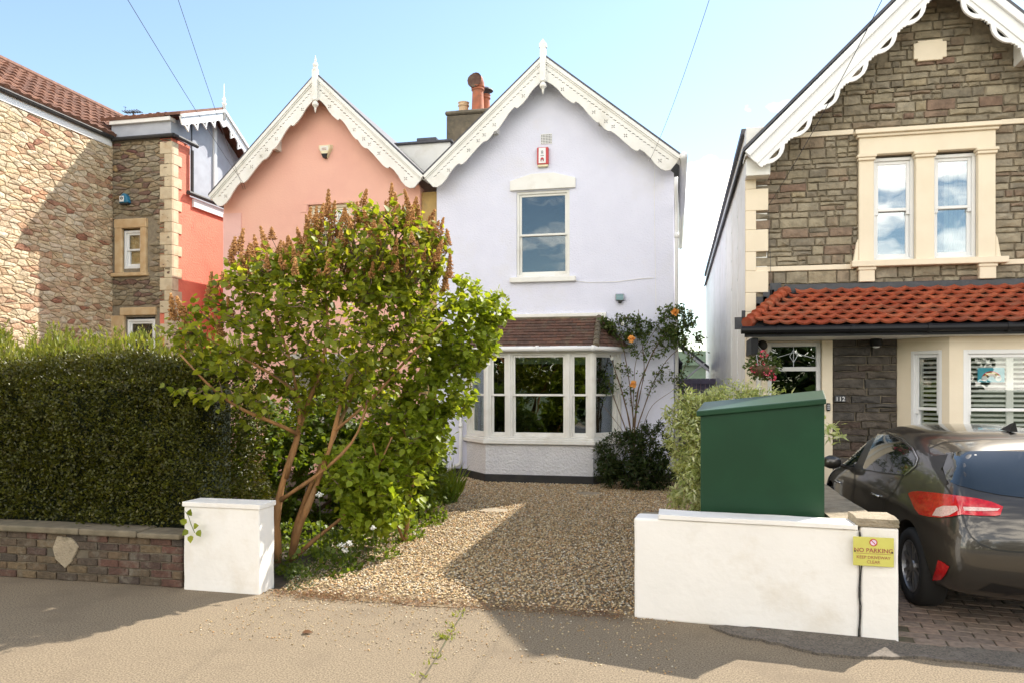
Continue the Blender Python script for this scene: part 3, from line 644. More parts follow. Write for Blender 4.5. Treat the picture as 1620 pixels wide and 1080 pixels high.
coursed(st, fs_, SX0+.12, sp0, 2.95, zst0-.04)
coursed(st, fs_, SX0+.125, sp0, zst0+.04, zst1-.04, in_gable)
coursed(st, fs_, sp0, sp1+.02, 2.95, zu(1470, 420)); coursed(st, fs_, sp1, SX1, 2.95, zst0-.04)
coursed(st, fs_, sp1, SX1, zst0+.04, zst1-.04, in_gable); coursed(st, fs_, SX0, SX1, zst1+.04, SA[1], lambda x, z: in_gable(x, z) and not (sp0 < x < sp1 and z < zt1-.02))
st.build('stonework', 'rubble', sh)
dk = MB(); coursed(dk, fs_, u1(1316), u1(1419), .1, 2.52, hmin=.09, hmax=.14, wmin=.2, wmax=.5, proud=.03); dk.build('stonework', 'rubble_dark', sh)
for a_, b_, z_ in ((SX0, sp0-.06, zst0), (sp1+.08, SX1, zst0), (SX0+.2, sp0-.06, zst1), (sp1+.08, SX1-.2, zst1)):
    MB().box(a_, b_, -.03, .011, z_-.035, z_+.035, fs_).build('string_course', 'cream', sh, bevel=.006)
qn = MB(); z = 2.3; i = 0
while z < 5.1:
    h = .31 if i % 2 else .27; qn.box(SX0-.012, SX0+(.30 if i % 2 else .135), -.055, .011, z, z+h-.002, fs_); z += h; i += 1
qn.box(SX0-.012, SX0+.135, -.033, .011, 0, 2.3, fs_)
qn.build('quoins', 'cream', sh, bevel=.006)
sr = MB()
pil = [(sp0, W1[0]+.005), (W1[1]-.005, W2[0]+.005), (W2[1]-.005, sp1)]
for a_, b_ in pil:
    sr.box(a_, b_, -.07, .02, wz0, wz1+.0, fs_); sr.box(a_-.015, b_+.015, -.10, .02, wz1-.07, wz1-.03, fs_); sr.box(a_-.03, b_+.03, -.115, .02, wz1-.03, wz1+.01, fs_)
sr.box(sp0-.0, sp1+.0, -.075, .02, wz1+.01, zt1-.10, fs_); sr.box(sp0-.03, sp1+.03, -.11, .02, zt1-.10, zt1-.06, fs_); sr.box(sp0-.06, sp1+.06, -.15, .02, zt1-.06, zt1, fs_)
sr.prism([(sp0-.07, wz0), (sp0, wz0), (sp0, wz0+.32), (sp0-.03, wz0+.25)], -.06, .011, fs_); sr.prism([(sp1+.07, wz0), (sp1, wz0), (sp1, wz0+.32), (sp1+.03, wz0+.25)], -.06, .011, fs_)
sr.box(sp0-.10, sp1+.14, -.13, .02, wz0-.085, wz0-.001, fs_)
for a_ in (sp0, sp1-.2): sr.box(a_, a_+.2, -.09, .02, wz0-.29, wz0-.086, fs_); sr.box(a_-.015, a_+.215, -.105, .02, wz0-.13, wz0-.086, fs_)
sr.build('window_surround', 'cream', sh, fix=True, bevel=.007)
for k_, (a_, b_) in enumerate((W1, W2)):
    w = sash(sh, fs_, a_, b_, wz0, wz1-.02, b=.06, fw=.045, meet=.5, glass='glass_sky', frame='white_gloss', horns=True, deep=.9)
    cu = MB()
    rngc = range(16) if k_ else range(0)
    for i in rngc:
        aa = a_+.22+i*.03; cu.box(aa, aa+.03, .24+.02*(i % 2), .245+.02*(i % 2), wz0+.05, wz1-.1, fs_)
    if k_: cu.build('curtain', 'curtain', w)
pa, pb, pz0, pz1 = u1(1444), u1(1496), zu(1470, 98), zu(1470, 66); n_ = .05
MB().prism([(pa+n_, pz0), (pb-n_, pz0), (pb-n_, pz0+n_*.6), (pb, pz0+n_*.6), (pb, pz1-n_*.6), (pb-n_, pz1-n_*.6), (pb-n_, pz1), (pa+n_, pz1), (pa+n_, pz1-n_*.6), (pa, pz1-n_*.6), (pa, pz0+n_*.6), (pa+n_, pz0+n_*.6)], -.05, .011, fs_).build('date_plaque', 'cream', sh, fix=True, bevel=.006)
# white flank
fk = F(SX0, SY, 0, -1); fl_ = MB(); fl_.box(-14.6, -.001, -.01, .29, 0, 5.42, fk); fl_.build('flank_wall', 'white_paint', sh)
se = MB()
for a_ in (-1.3, -2.6, -4.2, -6.3, -9): se.box(a_-.012, a_+.012, -.016, -.0105, 0, 5.4, fk)
for a_ in (-1.3, -2.6, -4.2): 
    for i in range(10): se.box(a_-.02, a_+.02, -.022, -.016, .5+i*.5, .53+i*.5, fk)
se.build('cover_strip', 'white_gloss', sh)
MB().box(-14.6, .0, -.06, .1, 5.42, 5.50, fk).build('flank_coping', 'slate', sh)
cb = at(1181, 240, SY-.3)
MB().box(SX0-.02, SX0+.3, -.28, .0, 4.75, 5.42, fs_).build('eaves_box', 'white_paint', sh, bevel=.005)
gable_roof(fs_, (SA[0], SA[1]+.05), (SL[0]-.02, SL[1]+.03), (SR[0], SR[1]+.05), 14.6, sh, b0=-.42)
def fret(side):
    A, Bp = SA, (SL if side < 0 else SR); Ln = math.hypot(Bp[0]-A[0], Bp[1]-A[1]); du = ((Bp[0]-A[0])/Ln, (Bp[1]-A[1])/Ln); dn = (du[1], -du[0])
    if dn[1] > 0: dn = (-dn[0], -dn[1])
    P = lambda s, d: (A[0]+du[0]*s+dn[0]*d, A[1]+du[1]*s+dn[1]*d)
    per = .47; n = int(Ln/per); per = Ln/n; low = []; holes = []
    cell = [(0, .285), (.06, .315), (.10, .29), (.14, .30), (.20, .335), (.30, .375), (.42, .40), (.55, .40), (.68, .385), (.78, .35), (.84, .315), (.88, .32), (.93, .29), (.97, .31)]
    for i in range(n):
        for t, d in cell: low.append(((i+t)*per, .285+(d-.285)*.72-.02))
        cx = (i+.5)*per; hp = [P(cx-.11, .258)]+[P(cx-.11+.22*k/8, .258+.048*math.sin(math.pi*k/8)) for k in range(1, 8)]+[P(cx+.11, .265), P(cx, .255)]
        holes.append(hp)
    out = [P(0, 0), P(Ln, 0), P(Ln, .25)]+[P(s, d) for s, d in reversed(low) if s > .2]+[(A[0], A[1]-.45)]
    vs, fs = plate(out, holes, -.42, -.385, fs_); o = MB().add(vs, fs).build('bargeboard', 'white_gloss', sh, fix=True, bevel=.004)
    c = MB(); c.prism([P(0, -.04), P(Ln, -.04), P(Ln, .05), P(0, .05)], -.46, -.423, fs_); c.prism([P(0, .16), P(Ln, .16), P(Ln, .20), P(0, .20)], -.435, -.421, fs_); c.build('moulding', 'white_gloss', o, fix=True, bevel=.004)
fret(-1); fret(1)
# porch roof with pantiles
GY = 10.5; gx0 = X_(1184, GY); gz = Z_(1400, 521, GY); gx1 = 6.0; rz = zu(1400, 462)
A_ = Vector((gx0-.02, GY, gz+.05)); U_ = Vector((1, 0, 0)); T_ = Vector((gx0-.02, SY-.05, rz)); V_ = (T_-A_)
pt = [(s, .030*(1-math.sin(math.pi*s))) for s in [k/10 for k in range(11)]]
tx = X_(1243, SY)-gx0+.02; Lr = V_.length
tb = MB(); tiles(tb, A_-V_.normalized()*.05+Vector((0, -.03, .04)), U_, V_, gx1-gx0, Lr+.04, .205, .115, pt, lambda a, b: a-.1 > tx*(b/Lr)*.95-.02, lift=.036, stag=.5, lip=.026)
A2 = Vector((gx0-.02, SY-.1, gz+.05)); T2 = Vector((X_(1243, SY), SY-.05, rz))
pr_ = thing and MB().add([A_, A_+U_*(gx1-gx0), (gx1, SY-.04, rz), T2, A2], [(0, 1, 2, 3), (0, 3, 4)]).build('porch_roof', 'black_paint', sh)  # sheet under the tiles, black to deepen the shade lines below their lips
tb.build('roof_tiles', 'red_tile', pr_)
hp = MB()
for i in range(9):
    p0 = A_.lerp(T2, i/9); p1 = A_.lerp(T2, (i+1.1)/9); up = Vector((0, -.0, .035)); hp.tube([p0+up*1.7, p1+up*.9], [.085, .075], 8, rng.random())
hp.build('hip_tiles', 'red_tile', pr_)
MB().box(X_(1240, SY), gx1, -.06, -.02, rz+.0, rz+.13, fs_).build('flashing', 'lead', pr_, bevel=.01)
sf = MB()
for i in range(6):
    t = i/6; a0_ = gx0+(T2.x-gx0)*t; z0 = gz+.05+(rz-gz)*t; sf.box(a0_-.12, a0_+.03, -.05, -.015, z0+.03, z0+.2, fs_)
sf.build('flashing', 'lead', pr_)
gt = MB(); gt.tube([(gx0-.1, GY-.07, gz+.01), (gx1, GY-.07, gz+.01)], .052, 10); gt.box(gx0-.05, gx1, GY-.03-SY, GY+.0-SY, gz-.08, gz+.045, fs_)
for i in range(6): gt.tube([(gx0+.35+i*.9, GY-.07, gz+.01), (gx0+.40+i*.9, GY-.07, gz+.01)], .060, 10)
gt.build('gutter', 'black_gloss', pr_, smooth=False)
MB().box(gx0+.05, gx1, GY-SY+.001, -.001, gz-.085, gz-.06, fs_).build('soffit', 'white_paint', pr_)
MB().box(SX0, SX0+.09, GY-SY+.03, -.04, gz-.3, gz-.09, fs_).build('bracket', 'black_gloss', pr_)
# entrance
ent = MB(); ent.box(DX0-.08, DX0, -.03, .14, 0, DZ1+.1, fs_); ent.box(DX1, u1(1316), -.06, .14, 0, gz-.09, fs_); ent.box(DX0-.08, DX1, -.03, .14, DZ1, gz-.09, fs_); ent.build('door_surround', 'cream', sh, bevel=.006)
dfr = MB(); tz = zu(1260, 582)
for a_ in (DX0, DX1-.06): dfr.box(a_, a_+.06, .02, .1, .15, DZ1, fs_)
dfr.box(DX0+.06, DX1-.06, .02, .1, DZ1-.06, DZ1, fs_); dfr.box(DX0+.06, DX1-.06, .02, .1, tz-.04, tz+.02, fs_)
do = dfr.build('door_frame', 'white_gloss', sh, bevel=.004)
tg = MB().box(DX0+.055, DX1-.055, .055, .06, tz+.015, DZ1-.055, fs_).build('transom_pane', 'glass_low', do)
am, zm = (DX0+DX1)/2, (tz+DZ1)/2-.01; ld = MB()
for s_ in ((am, tz+.02, am, DZ1-.06), (DX0+.06, zm-.04, am, zm+.05), (am, zm+.05, DX1-.06, zm-.04), (am-.05, zm, am, zm+.09), (am, zm+.09, am+.05, zm), (am+.05, zm, am, zm-.09), (am, zm-.09, am-.05, zm)):
    ld.tube([fs_(s_[0], .052, s_[1]), fs_(s_[2], .052, s_[3])], .005, 4)
ld.build('leading', 'alu', tg)
MB().box(DX0+.06, DX1-.06, .05, .07, .95, tz-.04, fs_).build('door_pane', 'glass_low', do); MB().box(DX0+.06, DX1-.06, .045, .085, .15, .95, fs_).build('door', 'black_gloss', do)
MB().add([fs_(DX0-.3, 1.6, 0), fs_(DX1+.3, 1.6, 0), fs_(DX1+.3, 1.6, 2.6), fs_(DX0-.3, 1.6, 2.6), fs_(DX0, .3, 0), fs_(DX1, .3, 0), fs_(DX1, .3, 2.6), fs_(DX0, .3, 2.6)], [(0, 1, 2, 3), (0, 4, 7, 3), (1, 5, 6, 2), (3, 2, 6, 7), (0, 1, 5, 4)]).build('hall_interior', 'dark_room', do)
# stone house bay with shutters
B0 = (u1(1419), SY); B1 = (X_(1502, 10.75), 10.75); B2 = (5.3, 10.75); B3 = (5.75, SY)
fa = F(B0[0], B0[1], B1[0]-B0[0], B1[1]-B0[1]); la = math.hypot(B1[0]-B0[0], B1[1]-B0[1]); fb = F(B1[0], B1[1])
lb = B2[0]-B1[0]; gzt = gz-.087
bw = MB(); z1_ = 2.30; z0_ = .85
sa0, sa1 = .20, la-.10; 
for f_, l_, op in ((fa, la, [(sa0, sa1)]), (fb, lb, [(X_(1524, 10.75)-B1[0], X_(1524, 10.75)-B1[0]+1.15)])):
    x = 0
    for o0, o1 in op:
        bw.box(x, o0, 0, .2, 0, z1_, f_); bw.box(o0, o1, 0, .2, 0, z0_, f_); x = o1
    bw.box(x, l_, 0, .2, 0, z1_, f_); bw.box(0, l_, 0, .2, z1_, gzt, f_)
bw.slab([(B2[0]-.2, 10.75), (B2[0], 10.75), B3, (B3[0]-.3, SY)], 0, gzt)
bw.build('bay_wall', 'cream', sh)
def shutters(w, fr, a0, a1, z0, z1, b):
    s_ = MB(); mid = (a0+a1)/2; cols = [(a0, a1)] if a1-a0 < .5 else [(a0, mid-.0), (mid+.0, a1)]
    for c0, c1 in cols:
        s_.box(c0, c0+.04, b, b+.03, z0, z1, fr); s_.box(c1-.04, c1, b, b+.03, z0, z1, fr)
        z = z0+.04
        while z < z1-.03:
            s_.add([fr(c0+.04, b+.0, z), fr(c1-.04, b+.0, z), fr(c1-.04, b+.035, z+.024), fr(c0+.04, b+.035, z+.024), fr(c0+.04, b+.0, z+.006), fr(c1-.04, b+.0, z+.006), fr(c1-.04, b+.035, z+.030), fr(c0+.04, b+.035, z+.030)], [(0, 1, 2, 3), (4, 7, 6, 5), (0, 4, 5, 1), (3, 2, 6, 7)]); z += .062
    s_.build('shutter', 'shutter', w)
fz0, fz1 = z0_, z1_
w = sash(sh, fa, sa0, sa1, fz0, fz1, b=.03, fw=.045, meet=.47, glass='glass_clear', frame='white_gloss', horns=True, deep=.5); shutters(w, fa, sa0+.06, sa1-.06, fz0+.06, fz1-.06, .10)
o0 = X_(1524, 10.75)-B1[0]
w = sash(sh, fb, o0, o0+1.15, fz0, fz1, b=.03, fw=.055, meet=.47, glass='glass_clear', frame='white_gloss', horns=True, deep=.5); shutters(w, fb, o0+.08, o0+1.07, fz0+.06, fz1-.06, .10)

# ------------------------------------------------------------------ stone house on the left
lh = thing('rubble_house', 'warm rubble stone house with brown tiled roof and tall red rendered side wall', 'house', (-12, 13, 0))
LX, LY = -12.07, 14.4; WX = -10.6; EZ = 7.2
flf = F(LX, 0, 0, 1); fwg = F(0, LY); fred = F(WX, LY, 0, 1)
MB().box(2.5, LY+.3, .012, .4, 0, EZ, flf).build('flank_wall', 'mortar_pale', lh)
s1_ = MB(); voronoi(s1_, flf, 9.0, LY+.0, 1.2, EZ-.12, .22, .088, proud=.014, gap=.0035, jit=.6); s1_.build('stonework', 'rubble_warm', lh)
vs, fs = plate(rect(LX+.0, WX-.3, 0, EZ-.02), [rect(X_(195, LY), X_(224, LY), Z_(210, 425, LY), Z_(210, 361, LY)), rect(X_(199, LY), X_(245, LY), Z_(210, 570, LY), Z_(210, 502, LY))], .012, .3, fwg)
MB().add(vs, fs).build('wing_wall', 'mortar', lh, fix=True)
wn = (X_(184, LY), X_(233, LY), Z_(210, 432, LY), Z_(210, 347, LY)); wn2 = (X_(178, LY), X_(248, LY), 1.5, Z_(210, 487, LY))
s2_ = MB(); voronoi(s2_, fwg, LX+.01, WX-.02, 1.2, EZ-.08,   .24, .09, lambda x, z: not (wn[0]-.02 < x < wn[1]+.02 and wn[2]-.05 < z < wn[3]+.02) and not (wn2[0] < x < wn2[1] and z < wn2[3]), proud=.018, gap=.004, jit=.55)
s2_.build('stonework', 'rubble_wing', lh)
dr = MB(); o0, o1, oz0, oz1 = X_(195, LY), X_(224, LY), Z_(210, 425, LY), Z_(210, 361, LY)
dr.box(wn[0], o0, -.06, .1, wn[2], wn[3]-.2, fwg); dr.box(o1, wn[1], -.06, .1, wn[2], wn[3]-.2, fwg); dr.box(wn[0]-.01, wn[1]+.01, -.065, .1, wn[3]-.2, wn[3], fwg); dr.box(wn[0]-.08, wn[1]+.04, -.09, .1, wn[2]-.08, wn[2], fwg)
dr.box(X_(192, LY), wn2[1], -.06, .1, wn2[3]-.17, wn2[3], fwg); dr.box(wn2[0], X_(198, LY), -.055, .1, 1.4, wn2[3]-.17, fwg)
dr.build('dressed_surround', 'dress_stone', lh, bevel=.012)
w = sash(lh, fwg, o0, o1, oz0, oz1-.05, b=.06, fw=.05, frame='white_gloss', glass='glass_clear', meet=.5); MB().box(o0+.05, o1-.05, .155, .16, oz0+.05, oz1, fwg).build('bamboo_blind', 'bamboo', w)
w = sash(lh, fwg, X_(200, LY), X_(244, LY), Z_(210, 565, LY), Z_(210, 503, LY)-.03, b=.06, fw=.05, frame='white_gloss', glass='glass_low', meet=.45)
qn = MB(); z = 1.2; i = 0
while z < EZ-.15:
    h = .27 if i % 2 else .22; h = min(h, EZ-.1-z)
    qn.box(WX-(.28 if i % 2 else .17), WX+.02, -.025, -.001 if 0 else .011, z, z+h-.006, fwg)
    qn.box(.012, (.20 if i % 2 else .32), -.022, -.001, z, z+h-.006, fred); z += h; i += 1
qn.build('quoins', 'cream_stone', lh, bevel=.008)
MB().box(.62, 9, .0, .3, 0, 6.0, fred).box(.0125, .62, .0, .3, 0, EZ-.05, fred).build('red_wall', 'red_render', lh)
MB().box(.7, 9, -.05, -.001, 5.82, 6.0, fred).build('fascia', 'white_gloss', lh)
g = MB(); g.tube([fred(.45, -.08, 6.08), fred(9, -.08, 6.08)], .05, 8); g.tube([fred(.62, -.06, 6.1), fred(.62, -.06, 7.05)], .035, 8)
g.tube([(LX+.07, 2.5, EZ+.02), (LX+.07, LY-.1, EZ+.02)], .055, 8); g.tube([(LX+.05, LY-.08, EZ-.02), (WX+.1, LY-.08, EZ-.02)], .045, 8); g.tube([(WX+.1, LY-.08, EZ-.02), (WX+.1, LY+.75, EZ-.02)], .045, 8)
g.build('gutter', 'black_paint', lh)
MB().box(2.5, LY-.05, -.03, .0, EZ-.17, EZ-.0, flf).build('fascia', 'white_gloss', lh)
MB().prism([(LX, EZ), (WX, EZ), (WX, EZ+.3), (LX, EZ+.3)], -.03, .3, fwg).build('lead_upstand', 'lead_grey', lh)
MB().box(LX, WX+.02, -.1, .1, EZ+.30, EZ+.38, fwg).build('fascia', 'white_paint', lh)
# main roof: eave along Y, rising towards -X
prof = [(0, 0), (.15, .02), (.35, .028), (.5, .02), (.6, 0), (.85, -.004), (1, 0)]
RD = 1.72; A_ = Vector((LX+.12, 17.2, EZ+.06)); V_ = Vector((-1, 0, .75)).normalized()
rf = MB().add([(LX+.12, 2.5, EZ+.04), (LX+.12, 17.2, EZ+.04), (LX+.12-RD, 17.2, EZ+.04+RD*.75), (LX+.12-RD, 2.5, EZ+.04+RD*.75), (LX-4, 2.5, EZ), (LX-4, 17.2, EZ)], [(0, 1, 2, 3), (3, 2, 5, 4)]).build('roof', 'clay_tile', lh)
t_ = MB(); tiles(t_, A_, (0, -1, 0), V_, 8.2, RD*1.25, .24, .26, prof, lift=.04); t_.build('roof_tiles', 'clay_tile', rf)
MB().tube([(LX+.12-RD, 2.5, EZ+.08+RD*.75), (LX+.12-RD, 17.2, EZ+.08+RD*.75)], .09, 8).build('ridge_tiles', 'clay_tile', rf)
# wing roof (low cheek) and dormer-like grey gable facing +X
t_ = MB(); tiles(t_, (LX-.2, LY-.12, EZ+.40), (1, 0, 0), (0, 1, .38), WX-LX+.1, 1.6, .2, .27, prof, None, lift=.04)
wr = MB().add([(LX, LY-.1, EZ+.39), (WX, LY-.1, EZ+.39), (WX, LY+1.45, EZ+.97), (LX-.2, LY+1.45, EZ+.97)], [(0, 1, 2, 3)]).build('wing_roof', 'clay_tile', lh); t_.build('roof_tiles', 'clay_tile', wr)
GA = LY+1.5; gz_ = EZ+1.02; GS = F(WX-.02, 0, 0, 1); GL, GR_ = (LY-.10, EZ+.36), (LY+3.3, EZ+.02)
MB().prism([(LY-.02, EZ), (LY+.62, EZ), (LY+.62, 6.05), (LY+3.0, 6.05), (LY+3.0, EZ+.05), (GA, gz_-.1), (LY-.02, EZ+.30)], .03, .3, GS).build('gable_wall', 'lead_grey', lh, fix=True)
sm_ = MB()
for a_ in (LY+.75,): sm_.box(a_-.012, a_+.012, .015, .029, 6.1, EZ+.7, GS)
sm_.build('sheet_seam', 'lead', lh)
vb_ = MB(); 
for (A1, B1_) in (((GA, gz_), GL), ((GA, gz_), GR_)):
    L_ = math.hypot(B1_[0]-A1[0], B1_[1]-A1[1]); du = ((B1_[0]-A1[0])/L_, (B1_[1]-A1[1])/L_); dn = (du[1], -du[0]); dn = dn if dn[1] < 0 else (-dn[0], -dn[1]); P = lambda s, d: (A1[0]+du[0]*s+dn[0]*d, A1[1]+du[1]*s+dn[1]*d)
    n = max(3, int(L_/.32)); low = []
    for i in range(n): low += [((i)*L_/n, .18), ((i+.25)*L_/n, .20), ((i+.5)*L_/n, .34), ((i+.75)*L_/n, .20)]
    holes = [[P((i+.5)*L_/n-.05, .19), P((i+.5)*L_/n+.05, .19), P((i+.5)*L_/n, .27)] for i in range(1, n)]
    vs, fs = plate([P(0, 0), P(L_, 0), P(L_, .18)]+[P(s, d) for s, d in reversed(low) if s > .12]+[(A1[0], A1[1]-.28)], holes, -.30, -.27, GS); vb_.add(vs, fs)
    vb_.prism([P(0, -.04), P(L_, -.04), P(L_, .02), P(0, .02)], -.34, -.301, GS)
vb_.build('bargeboard', 'white_gloss', lh, fix=True)
fi = MB().lathe(GS(GA, -.3, gz_-.2), [(.04, 0), (.04, .35), (.06, .38), (.025, .42), (.045, .48), (.01, .56), (.003, .85)], 10); fi.build('finial', 'white_gloss', lh, smooth=True)
r_ = MB(); r_.prism([(GL[0], GL[1]+.04), (GA, gz_+.04), (GR_[0], GR_[1]+.04), (GR_[0], GR_[1]+.1), (GA, gz_+.1), (GL[0], GL[1]+.1)], -.3, 1.6, GS); r_.build('dormer_roof', 'clay_tile', lh, fix=True)
MB().prism([(LY+1.55, 6.3), (LY+1.65, 6.3), (LY+1.65, EZ+.85), (LY+1.55, EZ+.85)], -.02, .028, GS).build('corner_trim', 'white_gloss', lh)
# ------------------------------------------------------------------ boundary walls
fwl = F(0, 6.12)
bk = thing('brick_wall', 'low old brick garden wall under the dark hedge', 'wall', (-6.5, 6.2, 0))
bwx1 = X_(294, 6.12)-.0; b_ = MB(); z = 0; i = 0
while z < .41:
    x = bwx1-.03-(.115 if i % 2 else 0)
    if i % 2: b_.box(x+.005, bwx1-.035, -.004-.008*rng.random(), .2, z+.004, z+.071, fwl, rng.random())
    while x > -9:
        l = .225; 
        if not (abs(x-.1-X_(112, 6.12)) < .16 and .17 < z < .36): b_.box(x-l+.005, x-.005, -.010*rng.random(), .2, z+.005+rng.uniform(-.002, .002), z+.070+rng.uniform(-.002, .002), fwl, rng.random())
        x -= l
    z += .0745; i += 1
b_.build('brickwork', 'brick', bk, bevel=.006)
MB().box(-9, bwx1-.04, .009, .21, 0, .42, fwl).build('mortar_bed', 'sooty_render', bk)
cx_ = X_(112, 6.12); MB().prism([(cx_-.19, .30), (cx_-.16, .20), (cx_-.05, .12), (cx_+.02, .18), (cx_+.05, .24), (cx_+.10, .33), (cx_+.02, .41), (cx_-.14, .42)], -.018, .01, fwl).build('render_patch', 'concrete', bk, fix=True, bevel=.006)
cp = MB(); x = bwx1-.03; first = True
for l in (.45, .62, 1.1, .8, .9, .7):
    t = .05 if first else .062; first = False
    n = 6; x0 = x-l
    cp.box(x0+.004, x-.004, -.045-.01*rng.random(), .25, .445, .445+t, fwl); x -= l
cp.build('coping', 'coping', bk, bevel=.015, seg=2)
def rough_block(mb, poly, z0, z1, sub=.11, jit=.006):   # hand-plastered prism: subdivided faces with small offsets
    n = len(poly); cx = sum(p[0] for p in poly)/n; cy_ = sum(p[1] for p in poly)/n
    ring = []
    for i in range(n):
        a, b = Vector(poly[i]), Vector(poly[(i+1) % n]); k = max(1, int((b-a).length/sub))
        ring += [a.lerp(b, j/k) for j in range(k)]
    zs_ = [z0+(z1-z0)*j/7 for j in range(8)]; vs = []; m = len(ring)
    import mathutils.noise as no
    for z in zs_:
        for p in ring:
            d = Vector((p.x-cx, p.y-cy_)); d.normalize(); q = no.noise(Vector((p.x*4, p.y*4+3, z*4)))*jit*2.5+rng.uniform(-jit, jit)*.35
            vs.append((p.x+d.x*q, p.y+d.y*q, z+(no.noise(Vector((p.x*3, p.y*3, 9)))*jit*1.5 if z == z1 else 0)))
    fs = [(j*m+i, j*m+(i+1) % m, (j+1)*m+(i+1) % m, (j+1)*m+i) for j in range(7) for i in range(m)]
    fs += [tuple((7)*m+i for i in range(m)), tuple(range(m))[::-1]]
    mb.add(vs, fs)
pr2 = at(434, 937, 6.1); xa, xb = X_(293, 6.1), X_(412, 6.08); pyb = atX(434, 900, xb).y
lp = thing('gate_pier', 'short white painted pier at the left end of the gravel drive', 'pier', (-3.9, 6.2, 0))
b_ = MB(); rough_block(b_, [(xa, 6.08), (xb, 6.06), (xb+.0, pyb), (xa+.02, pyb)], -.01, .75, jit=.003); b_.build('body', 'wall_white', lp, smooth=False, bevel=.012, seg=2)
b_ = MB(); rough_block(b_, [(xa-.01, 6.065), (xb+.012, 6.045), (xb+.012, pyb+.01), (xa, pyb+.01)], .752, .795, jit=.002); b_.build('cap', 'wall_white', lp, bevel=.014, seg=2)
rw = thing('white_wall', 'white painted garden wall beside the drive in front of the green cabinet', 'wall', (.6, 6.0, 0))
def wl(px, Y): return X_(px, Y)
x0, x1, x2 = X_(1003, 6.08), X_(1361, 5.93), X_(1422, 5.90)
b_ = MB(); rough_block(b_, [(x0, 6.10), (x1-.002, 5.935), (x1-.002, 6.17), (x0+.02, 6.33)], -.01, .795, sub=.09, jit=.003); b_.build('body', 'wall_white', rw, bevel=.02, seg=2)
b_ = MB(); rough_block(b_, [(x0+.19, 6.065), (x1-.02, 5.915), (x1-.02, 6.18), (x0+.19, 6.34)], .797, .832, jit=.003); b_.build('coping', 'wall_white', rw, bevel=.012, seg=2)
b_ = MB(); rough_block(b_, [(x1+.003, 5.93), (x2-.0, 5.90), (x2-.0, 6.17), (x1+.003, 6.17)], -.01, .82, sub=.07, jit=.004); b_.build('end_pier', 'wall_white', rw, bevel=.015, seg=2)
b_ = MB(); rough_block(b_, [(x1-.03, 5.925), (x2+.0, 5.895), (x2+.0, 6.2), (x1-.03, 6.2)], .822, .885, jit=.008, sub=.05); b_.build('pier_cap', 'concrete', rw, bevel=.018, seg=2)
zz = [.0, .08, .15, .24, .30, .38, .47, .55, .62, .70, .78]; xx_ = [x1+.0+rng.uniform(-.012, .012) for _ in zz]
ck_ = MB(); yy = 5.923
for i in range(len(zz)-1): w_ = rng.uniform(.001, .0045); ck_.add([(xx_[i]-w_, yy, zz[i]), (xx_[i]+w_, yy, zz[i]), (xx_[i+1]+w_, yy, zz[i+1]), (xx_[i+1]-w_, yy, zz[i+1]), (xx_[i]-w_, yy+.02, zz[i]), (xx_[i]+w_, yy+.02, zz[i]), (xx_[i+1]+w_, yy+.02, zz[i+1]), (xx_[i+1]-w_, yy+.02, zz[i+1])], [(0, 1, 2, 3), (1, 5, 6, 2), (0, 3, 7, 4)])
ck_.build('crack', 'dark_room', rw)
# low wall dividing the two drives
dw = thing('dividing_wall', 'low wall with weathered concrete coping running back beside the car', 'wall', (1.4, 7.5, 0))
b_ = MB(); rough_block(b_, [(1.24, 6.21), (1.44, 6.21), (1.44, 10.3), (1.24, 10.3)], -.01, .74, sub=.2); b_.build('body', 'concrete', dw)
y = 6.21; cpp = MB()
while y < 10.2: rough_block(cpp, [(1.17, y), (1.52, y), (1.52, y+.58), (1.17, y+.58)], .742, .82, sub=.1, jit=.008); y += .592
cpp.build('coping', 'concrete', dw, bevel=.014, seg=2)
# no parking sign
sg = thing('parking_sign', 'yellow no parking sign fixed over the crack in the white wall', 'sign', (1.2, 5.88, .6))
sx0, sx1 = X_(1350, 5.885), X_(1414, 5.885); sz0, sz1 = Z_(1382, 895, 5.885), Z_(1382, 849, 5.885)
fsg = F(sx0, 5.892, 1, -.05); sw = sx1-sx0; shh = sz1-sz0
bo = MB().box(0, sw, 0, .005, sz0, sz1, fsg).build('board', 'yellow', sg, bevel=.003)
text('NO PARKING', sw*.158, fsg, sw/2, sz0+shh*.475, -.0012, .001, 'lettering', 'sign_red', sg, bold=.0006)
text('KEEP DRIVEWAY', sw*.112, fsg, sw/2, sz0+shh*.255, -.0012, .001, 'lettering', 'sign_red', sg)
text('CLEAR', sw*.112, fsg, sw/2, sz0+shh*.10, -.0012, .001, 'lettering', 'sign_red', sg)
MB().box(sw*.06, sw*.94, -.0015, -.0002, sz0+shh*.425, sz0+shh*.435, fsg).build('rule', 'sign_red', sg)
cc = (sw*.5, sz0+shh*.82); rr = shh*.125
circ = lambda r: [(cc[0]+r*math.cos(t*math.pi/12), cc[1]+r*math.sin(t*math.pi/12)) for t in range(24)]
MB().prism(circ(rr*.8), -.0012, -.0003, fsg).build('symbol_disc', 'pale_lilac', sg, fix=True)
vs, fs = plate(circ(rr), [circ(rr*.78)], -.0024, -.0014, fsg); mb = MB().add(vs, fs)
mb.prism([(cc[0]-rr*.62, cc[1]+rr*.48), (cc[0]-rr*.48, cc[1]+rr*.62), (cc[0]+rr*.62, cc[1]-rr*.48), (cc[0]+rr*.48, cc[1]-rr*.62)], -.0024, -.0014, fsg); mb.build('symbol_ring', 'alarm_red', sg, fix=True)
sc_ = MB()
for a_ in (.012, sw-.012): sc_.lathe(fsg(a_, -.003, sz0+shh*.5), [(.006, -.002), (.006, .002)], 8, tilt=Matrix.Rotation(R(90), 3, 'X'))
sc_.build('screws', 'black_paint', sg)

